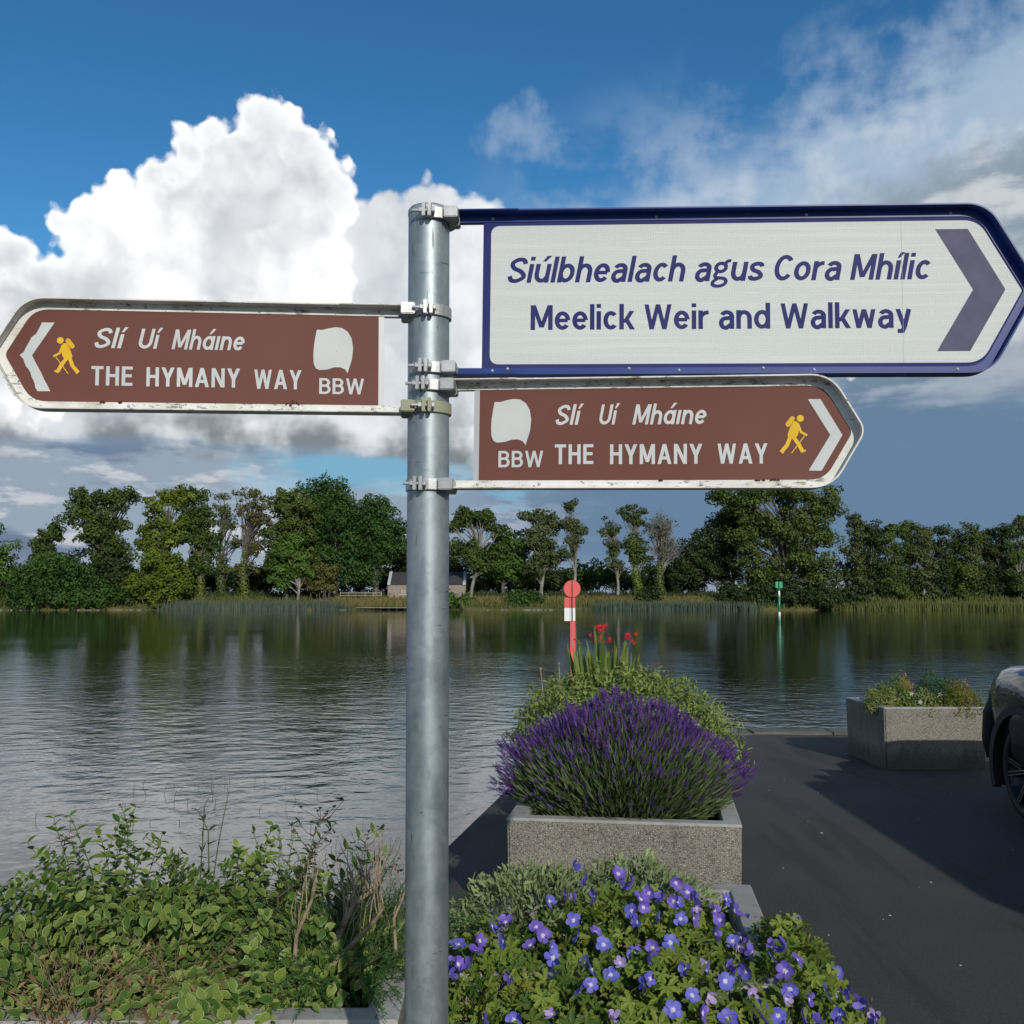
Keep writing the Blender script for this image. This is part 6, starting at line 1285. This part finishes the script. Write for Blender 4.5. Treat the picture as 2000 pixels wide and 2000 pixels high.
def ger_flower(p, kind, s_):
    if kind == 0: nrm = Vector((-p[0] * .25 + r.gauss(0, .18), -1.0, .55 + r.gauss(0, .15))); mi_ = r.choice((0, 0, 1))
    elif kind == 1: nrm = Vector((r.gauss(0, .5), -.7 + r.gauss(0, .3), .6 + r.gauss(0, .3))); mi_ = r.choice((1, 2, 2))
    elif kind == 2: nrm = Vector((r.choice((-1, 1)) * r.uniform(.6, 1.2), r.gauss(-.1, .4), r.uniform(-.2, .7))); mi_ = r.choice((1, 2, 3)); s_ *= .95
    else: nrm = Vector((r.gauss(0, .5), -.6, r.uniform(-.2, .8))); mi_ = 4; s_ *= .8
    o = bpy.data.objects.new('flower', cen_me); link(o, ger); q = nrm.to_track_quat('Z', 'Y') @ Quaternion((0, 0, 1), r.uniform(0, 6.28))
    o.matrix_basis = Matrix.Translation(p) @ q.to_matrix().to_4x4() @ Matrix.Scale(s_, 4)
    for k in range(5):
        c = bpy.data.objects.new('petal', PET[mi_]); link(c, o); c.rotation_euler = (r.gauss(.0, .16), r.gauss(0, .16), 2 * math.pi * k / 5 + r.gauss(0, .05)); c.scale = (r.uniform(.85, 1.15), r.uniform(.9, 1.15), r.uniform(.4, 1.8))
    b_ = Vector((p[0] + r.gauss(0, .02), p[1] + .04 + abs(r.gauss(0, .02)), p[2] - .11)); e = Vector(p) - nrm.normalized() * .004
    st.tube([b_, b_.lerp(e, .55) + Vector((r.gauss(0, .006), 0, .012)), e], [.0013, .0011, .0009], 4, cap=False)
for (x, y, z, k) in GFLOW: ger_flower((x, y, z), k, .0222 * r.uniform(.82, 1.15))
for i in range(60):
    x, y = r.uniform(-.25, 1.05), r.uniform(2.3, 3.3); z = float(zg(np.array([x]), np.array([y]))[0])
    if z > .40: ger_flower((x, y, z + r.uniform(.0, .04)), r.choice((0, 1, 2, 2, 3)), .021)
g = np.random.default_rng(51); n = 5200; x = g.uniform(-.42, 1.2, n * 3); y = g.uniform(2.2, 3.75, n * 3); z = zg(x, y); k = (z > .22) & (x < 1.05 + (z - .2)); x, y, z = x[k][:n], y[k][:n], z[k][:n]; n = len(x)
# inside the planter the leaves stand on the soil, beyond the rim they trail
P = np.stack([x, y, z + .012 - g.random(n) ** 1.2 * .13], 1); nx = g.normal(size=n) * .75 + (x - .35) * .6; ny = g.normal(size=n) * .7 - .35 + (y - 3.2) * .8
M = frames(np.stack([nx, ny, np.ones(n) * .8], 1), g.uniform(0, 6.28, n), g.uniform(.028, .066, n)); split_leaves(g, M, P, PALM, M_gerl, ger, 280)
for i in range(700):
    j = g.integers(0, n); p = Vector(P[j]); q = p + Vector((r.gauss(0, .03), abs(r.gauss(.02, .03)), -.12)); st.tube([q, q.lerp(p, .5) + Vector((r.gauss(0, .01), 0, .01)), p], [.0013, .0012, .0009], 3, cap=False)
st.build('stems', mat('geranium_stem', (.14, .15, .055), .6), ger)
bud = MB()
for i in range(120):
    j = g.integers(0, n); p = Vector(P[j]) + Vector((r.gauss(0, .01), -.01, r.uniform(.01, .06))); 
    bud.lathe([(0, 0), (.0032, .004), (.0026, .011), (0, .019)], 5, M=Matrix.Translation(p) @ Matrix.Rotation(r.gauss(0, .8), 4, 'X') @ Matrix.Rotation(r.gauss(0, .8), 4, 'Y'))
o = bud.build('buds', mat('geranium_bud', (.20, .12, .09), .7), ger); o['kind'] = 'stuff'
# small leaved pale bush behind it
g = np.random.default_rng(52); bb = empty('box_bush', (0, 0, 0)); tag(bb, 'dense pale green small leaved bush at the back left of the geranium', 'bush')
n = 9000; d = U3(g, n); d[:, 2] = np.abs(d[:, 2]); lum = 1 + .12 * np.sin(d[:, 0] * 9) * np.sin(d[:, 1] * 8 + 1) + .05 * np.sin(d[:, 0] * 21 + d[:, 2] * 17)
which = g.random(n) < .62; C_ = np.where(which[:, None], np.array([[.08, 3.40, .45]]), np.array([[.40, 3.56, .44]])); Rr = np.where(which[:, None], np.array([[.31, .36, .245]]), np.array([[.30, .24, .25]]))
P = C_ + d * Rr * (lum * g.uniform(.86, 1.03, n))[:, None]; up = d + g.normal(size=(n, 3)) * .6
o = batch('foliage', *PLAIN[:2], None, leafmat('pale_small_leaf', (.085, .130, .055), (.28, .345, .16), .2, .5), dirframes(up, U3(g, n), g.uniform(.019, .032, n)), P, bb, np.clip(g.random(n) * .6 + (lum - 1) * 2.5 + .2, 0, 1)); o['kind'] = 'stuff'
mb = MB(); r = random.Random(3)
for i in range(40): c = Vector((.07 + r.gauss(0, .05), 3.4 + r.gauss(0, .04), .5)); mb.tube([c, c + Vector((r.gauss(0, .10), r.gauss(0, .10), r.uniform(.05, .15)))], [.004, .001], 4, cap=False)
mb.build('stems', M_stemr, bb)

# ---- lavender
lav = empty('lavender_bush', (0, 0, 0)); tag(lav, 'big domed lavender bush in full purple flower', 'lavender')
M_lavf = leafmat('lavender_flower', (.046, .019, .130), (.185, .090, .36), .2, .7); M_lavg = leafmat('lavender_stem', (.055, .090, .036), (.165, .215, .090), .2, .6)
g = np.random.default_rng(61); n = 3600; C0 = np.array([.56, 5.33, .70])
th = np.arccos(g.uniform(-.38, 1, n)); ph = g.uniform(0, 6.283, n); d = np.stack([np.sin(th) * np.cos(ph), np.sin(th) * np.sin(ph), np.cos(th)], 1)
front = (d[:, 1] < -.25) & (d[:, 2] < .62); keep = (~front | (g.random(n) < .45)) & ~((d[:, 1] < -.2) & (d[:, 2] < .30) & (g.random(n) < .45)); d = d[keep]; n = len(d)
ln = g.uniform(.84, 1.05, n) * np.where((d[:, 1] < -.25) & (d[:, 2] < .72), g.uniform(.82, .98, n), 1)
tipv = C0 + d * (np.array([.62, .57, .37]) * ln[:, None] * (1 - .15 * (d[:, 2:3] > 0) * np.clip(2 * np.sqrt(np.clip(1 - d[:, 2:3] ** 2, 0, 1)) * d[:, 2:3], 0, 1) ** 2)); tipv = C0 + (tipv - C0) * (1 + .055 * np.sin(d[:, 0] * 7 + 1) * np.sin(d[:, 1] * 6) + .04 * np.sin(d[:, 0] * 15 + d[:, 2] * 9) + g.normal(size=n) * .025)[:, None]; tipv[:, 2] += .012
base_ = C0 - np.array([0, 0, .14]) + d * np.array([.30, .28, .06])
ax = tipv - base_; ax[:, 2] += .08; ax /= np.linalg.norm(ax, axis=1, keepdims=True)
sv, sf, smi = [], [], []          # one flowering stem: thin stalk plus whorls of buds, along +y
def ringv(r_, y_, k=3, ph_=0): return [(r_ * math.cos(ph_ + 2 * math.pi * i / k), y_, r_ * math.sin(ph_ + 2 * math.pi * i / k)) for i in range(k)]
sv += ringv(.006, -2.6) + ringv(.005, .1); sf += [(i, (i + 1) % 3, (i + 1) % 3 + 3, i + 3) for i in range(3)]; smi += [0] * 3
for wv, (y_, r_) in enumerate([(-.42, .075), (.0, .12), (.18, .14), (.36, .135), (.54, .12), (.72, .10), (.88, .07)]):
    for k in range(4):
        a = k * 1.5708 + wv * .7; o_ = len(sv); cx, cz = r_ * .55 * math.cos(a), r_ * .55 * math.sin(a); s_ = r_ * .62
        sv += [(cx, y_ - s_ * .9, cz), (cx + s_ * math.cos(a), y_ + s_ * .2, cz + s_ * math.sin(a)), (cx - s_ * math.sin(a), y_, cz + s_ * math.cos(a)), (cx + s_ * math.sin(a), y_, cz - s_ * math.cos(a)), (cx + .02 * math.cos(a), y_ + s_ * 1.1, cz + .02 * math.sin(a))]
        sf += [(o_, o_ + 2, o_ + 1), (o_, o_ + 1, o_ + 3), (o_ + 4, o_ + 1, o_ + 2), (o_ + 4, o_ + 3, o_ + 1)]; smi += [1] * 4
M = dirframes(ax + g.normal(size=(n, 3)) * .17, U3(g, n), g.uniform(.028, .052, n)); P = tipv
k = np.argsort(P[:, 1] - P[:, 2] * .5 + g.normal(size=n) * .3)
pieces('flower_spike', sv, sf, smi, [M_lavg, M_lavf], M[k[:290]], P[k[:290]], lav, variants=6)
o = batch('flower_spikes', sv, sf, smi, [M_lavg, M_lavf], M[k[290:]], P[k[290:]], lav, g.random(n - 290)); o['kind'] = 'stuff'
n = 23000; th = np.arccos(g.uniform(-.42, 1, n)); ph = g.uniform(0, 6.283, n); d = np.stack([np.sin(th) * np.cos(ph), np.sin(th) * np.sin(ph), np.cos(th)], 1)
P = C0 - np.array([0, 0, .05]) + d * np.array([.53, .50, .33]) * g.uniform(.45, 1.0, n)[:, None] * (1 - .15 * (d[:, 2:3] > 0) * np.clip(2 * np.sqrt(np.clip(1 - d[:, 2:3] ** 2, 0, 1)) * d[:, 2:3], 0, 1) ** 2); P[:, 2] = np.maximum(P[:, 2], .53)
ax = d * np.array([1, 1, .6]) + np.array([0, 0, .85]) + g.normal(size=(n, 3)) * .22; LAVL = ([(-.035, 0, 0), (.035, 0, 0), (.04, .6, .02), (0, 1, .0), (-.04, .6, .02)], [(0, 1, 2, 4), (4, 2, 3)])
o = batch('foliage', *LAVL, None, M_lavg, dirframes(ax, U3(g, n), g.uniform(.05, .105, n)), P, lav, g.random(n)); o['kind'] = 'stuff'
mb = MB(); r = random.Random(12)
for i in range(60): a = r.uniform(0, 6.28); mb.tube([(C0[0] + .1 * math.cos(a), C0[1] + .1 * math.sin(a), .5), (C0[0] + .3 * math.cos(a), C0[1] + .28 * math.sin(a), .5 + r.uniform(.05, .3))], [.006, .002], 4, cap=False)
mb.build('woody_stems', M_stemr, lav)

# ---- ground cover, crocosmia and odd stalks behind
gc = empty('ground_cover_plant', (0, 0, 0)); tag(gc, 'lime green leafy mound spilling over the planter behind the lavender', 'ground cover plant')
g = np.random.default_rng(71); n = 9500; d = U3(g, n); d[:, 2] = np.abs(d[:, 2]) ** .8; lum = 1 + .07 * np.sin(d[:, 0] * 11 + 1) * np.sin(d[:, 1] * 9) + .04 * np.sin(d[:, 0] * 27 + d[:, 2] * 15)
P = np.array([.80, 7.28, .46]) + d * np.array([.79, .60, .62]) * (lum * g.uniform(.84, 1.04, n))[:, None]; P[:, 2] -= .05 * (P[:, 0] - .84) 
up = d * .6 + np.array([0, -.1, .8]) + g.normal(size=(n, 3)) * .35
o = batch('foliage', *PLAIN[:2], None, leafmat('lime_leaf', (.12, .175, .042), (.27, .34, .10), .3, .5), dirframes(U3(g, n) + np.array([0, 0, -.15]), up, g.uniform(.030, .052, n)), P, gc, np.clip(.6 * g.random(n) + (lum - 1) * 3 + .2, 0, 1)); o['kind'] = 'stuff'
mb = MB(); r = random.Random(77)
for i in range(60): a = r.uniform(0, 6.28); q = r.uniform(.2, .9); mb.tube([(.84 + .3 * math.cos(a), 7.25 + .25 * math.sin(a), .5), (.84 + .62 * q * math.cos(a), 7.25 + .5 * q * math.sin(a), .62 + .3 * (1 - q))], [.004, .002], 4, cap=False)
mb.build('stems', M_stem, gc)
cr = empty('crocosmia_plant', (0, 0, 0)); tag(cr, 'crocosmia with upright sword leaves and red flowers against the water', 'crocosmia')
M_sw = leafmat('sword_leaf', (.085, .140, .030), (.22, .285, .075), .35, .45); M_redf = leafmat('crocosmia_flower', (.45, .012, .020), (.72, .030, .035), .3, .5)
SW = ([(-.018, 0, 0), (.018, 0, 0), (-.036, .3, .01), (.036, .3, .01), (-.034, .65, .0), (.034, .65, .0), (-.012, .9, -.02), (.014, .9, -.02), (0, 1, -.045)], [(0, 1, 3, 2), (2, 3, 5, 4), (4, 5, 7, 6), (6, 7, 8)])
g = np.random.default_rng(72); n = 46; x = g.uniform(-.20, .20, n); yv = np.stack([x * 1.0 + g.normal(size=n) * .06, g.normal(size=n) * .18, np.ones(n)], 1)
pieces('sword_leaf', SW[0], SW[1], None, M_sw, dirframes(yv, np.stack([g.normal(size=n) * .5, -np.ones(n), .2 * np.ones(n)], 1), g.uniform(.36, .56, n) * (1 - 1.2 * np.abs(x - -.02))), np.stack([.665 + x * .9, 7.42 + g.uniform(-.1, .1, n), np.full(n, .86)], 1), cr, variants=5)
g2 = np.random.default_rng(73); n = 9; x = g2.uniform(-.05, .05, n); pieces('sword_leaf', SW[0], SW[1], None, M_sw, dirframes(np.stack([x * 3, 0 * x, 1 + 0 * x], 1), np.stack([0 * x, -1 + 0 * x, .2 + 0 * x], 1), g2.uniform(.18, .27, n)), np.stack([.985 + x, 7.5 + 0 * x, np.full(n, .88)], 1), cr, variants=3)
FP = ([(0, 0, 0), (.14, .5, .05), (0, 1, .16), (-.14, .5, .05)], [(0, 1, 2), (0, 2, 3)])
for (x0, x1, z1, nf) in ((.60, .625, 1.345, 15), (.66, .59, 1.285, 6), (.70, .665, 1.27, 4), (.76, .835, 1.285, 8), (.80, 1.0, 1.10, 0), (.55, .50, 1.27, 0)):
    pts = [Vector((x0, 7.4, .82)), Vector((x0 + (x1 - x0) * .2, 7.4, 1.05)), Vector((x1, 7.4, z1 - .02)), Vector((x1 + .055 * (1 if x1 > x0 else -1), 7.4, z1 + .008))]
    MB().tube(pts, [.0035, .003, .0025, .0015], 5, cap=False).build('flower_stem', M_stem, cr)
    for i in range(nf):
        c = np.array([x1 + g.uniform(-.025, .055), 7.4 + g.uniform(-.02, .02), z1 + g.uniform(-.03, .045)]); k6 = 6; a = np.arange(k6) * 1.047 + g.random()
        o = batch('flower', *FP, None, M_redf, dirframes(np.stack([np.cos(a), np.sin(a) * .6 - .3, np.sin(a) * .8 + .2], 1), np.tile([[0, -1., .2]], (k6, 1)), np.full(k6, .023)), np.tile(c, (k6, 1)), cr, g.random(k6))
    if not nf:
        for i in range(7):
            c = pts[2].lerp(pts[3], i / 6) + Vector((0, 0, .008)); MB().lathe([(0, 0), (.005, .004), (.004, .014), (0, .018)], 5, M=Matrix.Translation(c)).build('bud', M_stemr, cr)
for i, (x, h, l, lab) in enumerate(((.225, 1.085, -.025, 'thin pale dead stalk at the left of the lime green mound'), (.34, 1.12, -.012, 'pale seed stalk left of the red marker foot'))):
    rt = empty('dry_stalk', (x, 7.2, .7)); tag(rt, lab, 'stalk', 'dry stalks behind the lavender')
    MB().tube([(0, 0, 0), (l * .4, 0, (h - .7) * .6), (l, 0, h - .7)], [.004, .0035, .0025], 5).build('stem', M_tan, rt); MB().lathe([(0, 0), (.008, .006), (.007, .018), (0, .024)], 6, M=Matrix.Translation((l, 0, h - .7))).build('seed_head', M_tan, rt)

# ---- bedding plants in the right planter
def bed(seed, x, y, rx, rz, n, m, size, label, fl=None, nf=0, name='bedding_plant'):
    g = np.random.default_rng(seed); rt = empty(name, (x, y, .50)); tag(rt, label, 'plant', 'bedding plants in the planter by the car')
    d = U3(g, n); d[:, 2] = np.abs(d[:, 2]); lum = 1 + .12 * np.sin(d[:, 0] * 7 + seed) + .06 * np.sin(d[:, 1] * 17)
    P = d * np.array([rx, min(rx, .24), rz]) * (lum * g.uniform(.65, 1.05, n))[:, None]
    o = batch('foliage', *PLAIN[:2], None, m, dirframes(U3(g, n) + d * .5, d + np.array([0, -.2, .5]), g.uniform(.7, 1.2, n) * size), P, rt, g.random(n)); o['kind'] = 'stuff'
    k5 = 5; a = np.arange(k5) * 1.2566
    for i in range(nf):
        q = d[i] * np.array([rx, min(rx, .24), rz]) * 1.05; q[1] = -abs(q[1])
        batch('flower', *FP, None, fl, dirframes(np.stack([np.cos(a), .2 + 0 * a, np.sin(a)], 1), np.tile([[0, -1., .4]], (k5, 1)), np.full(k5, .026)), np.tile(q, (k5, 1)), rt, g.random(k5))
    return rt
M_g1 = leafmat('bedding_leaf', (.065, .125, .020), (.175, .245, .050), .3, .5); M_g2 = leafmat('bedding_leaf_dark', (.022, .065, .016), (.055, .125, .030), .3, .5); M_g3 = leafmat('bedding_leaf_pale', (.14, .17, .05), (.29, .32, .11), .3, .5); M_g4 = leafmat('bedding_leaf_olive', (.085, .105, .016), (.18, .19, .035), .3, .6)
M_or = leafmat('orange_flower', (.30, .16, .03), (.45, .25, .06), .2, .6); M_wf = leafmat('white_flower', (.62, .62, .66), (.8, .8, .82), .2, .5)
bed(81, 3.54, 9.92, 0.184, 0.224, 1800, M_g3, .030, 'pale variegated trailing plant at the left corner of the planter by the car')
bed(82, 3.70, 10.05, 0.230, 0.302, 2200, M_g1, .032, 'fresh green bedding plant left of the orange tuft', M_wf, 1)
bed(83, 3.84, 10.15, 0.115, 0.314, 1000, M_or, .030, 'small orange leaved tuft in the planter by the car')
bed(84, 3.94, 9.90, 0.230, 0.202, 1600, M_g3, .030, 'pale green plant with white flowers, middle of the planter by the car', M_wf, 5)
bed(85, 4.12, 10.05, 0.276, 0.347, 3000, M_g2, .028, 'dark green mound, tallest plant in the planter by the car', M_wf, 2)
bed(86, 4.26, 9.86, 0.253, 0.246, 2200, M_g4, .026, 'olive brown fine leaved plant at the right of the planter by the car')
bed(87, 4.36, 10.12, 0.138, 0.280, 1000, M_or, .030, 'orange tuft beside the car bonnet')
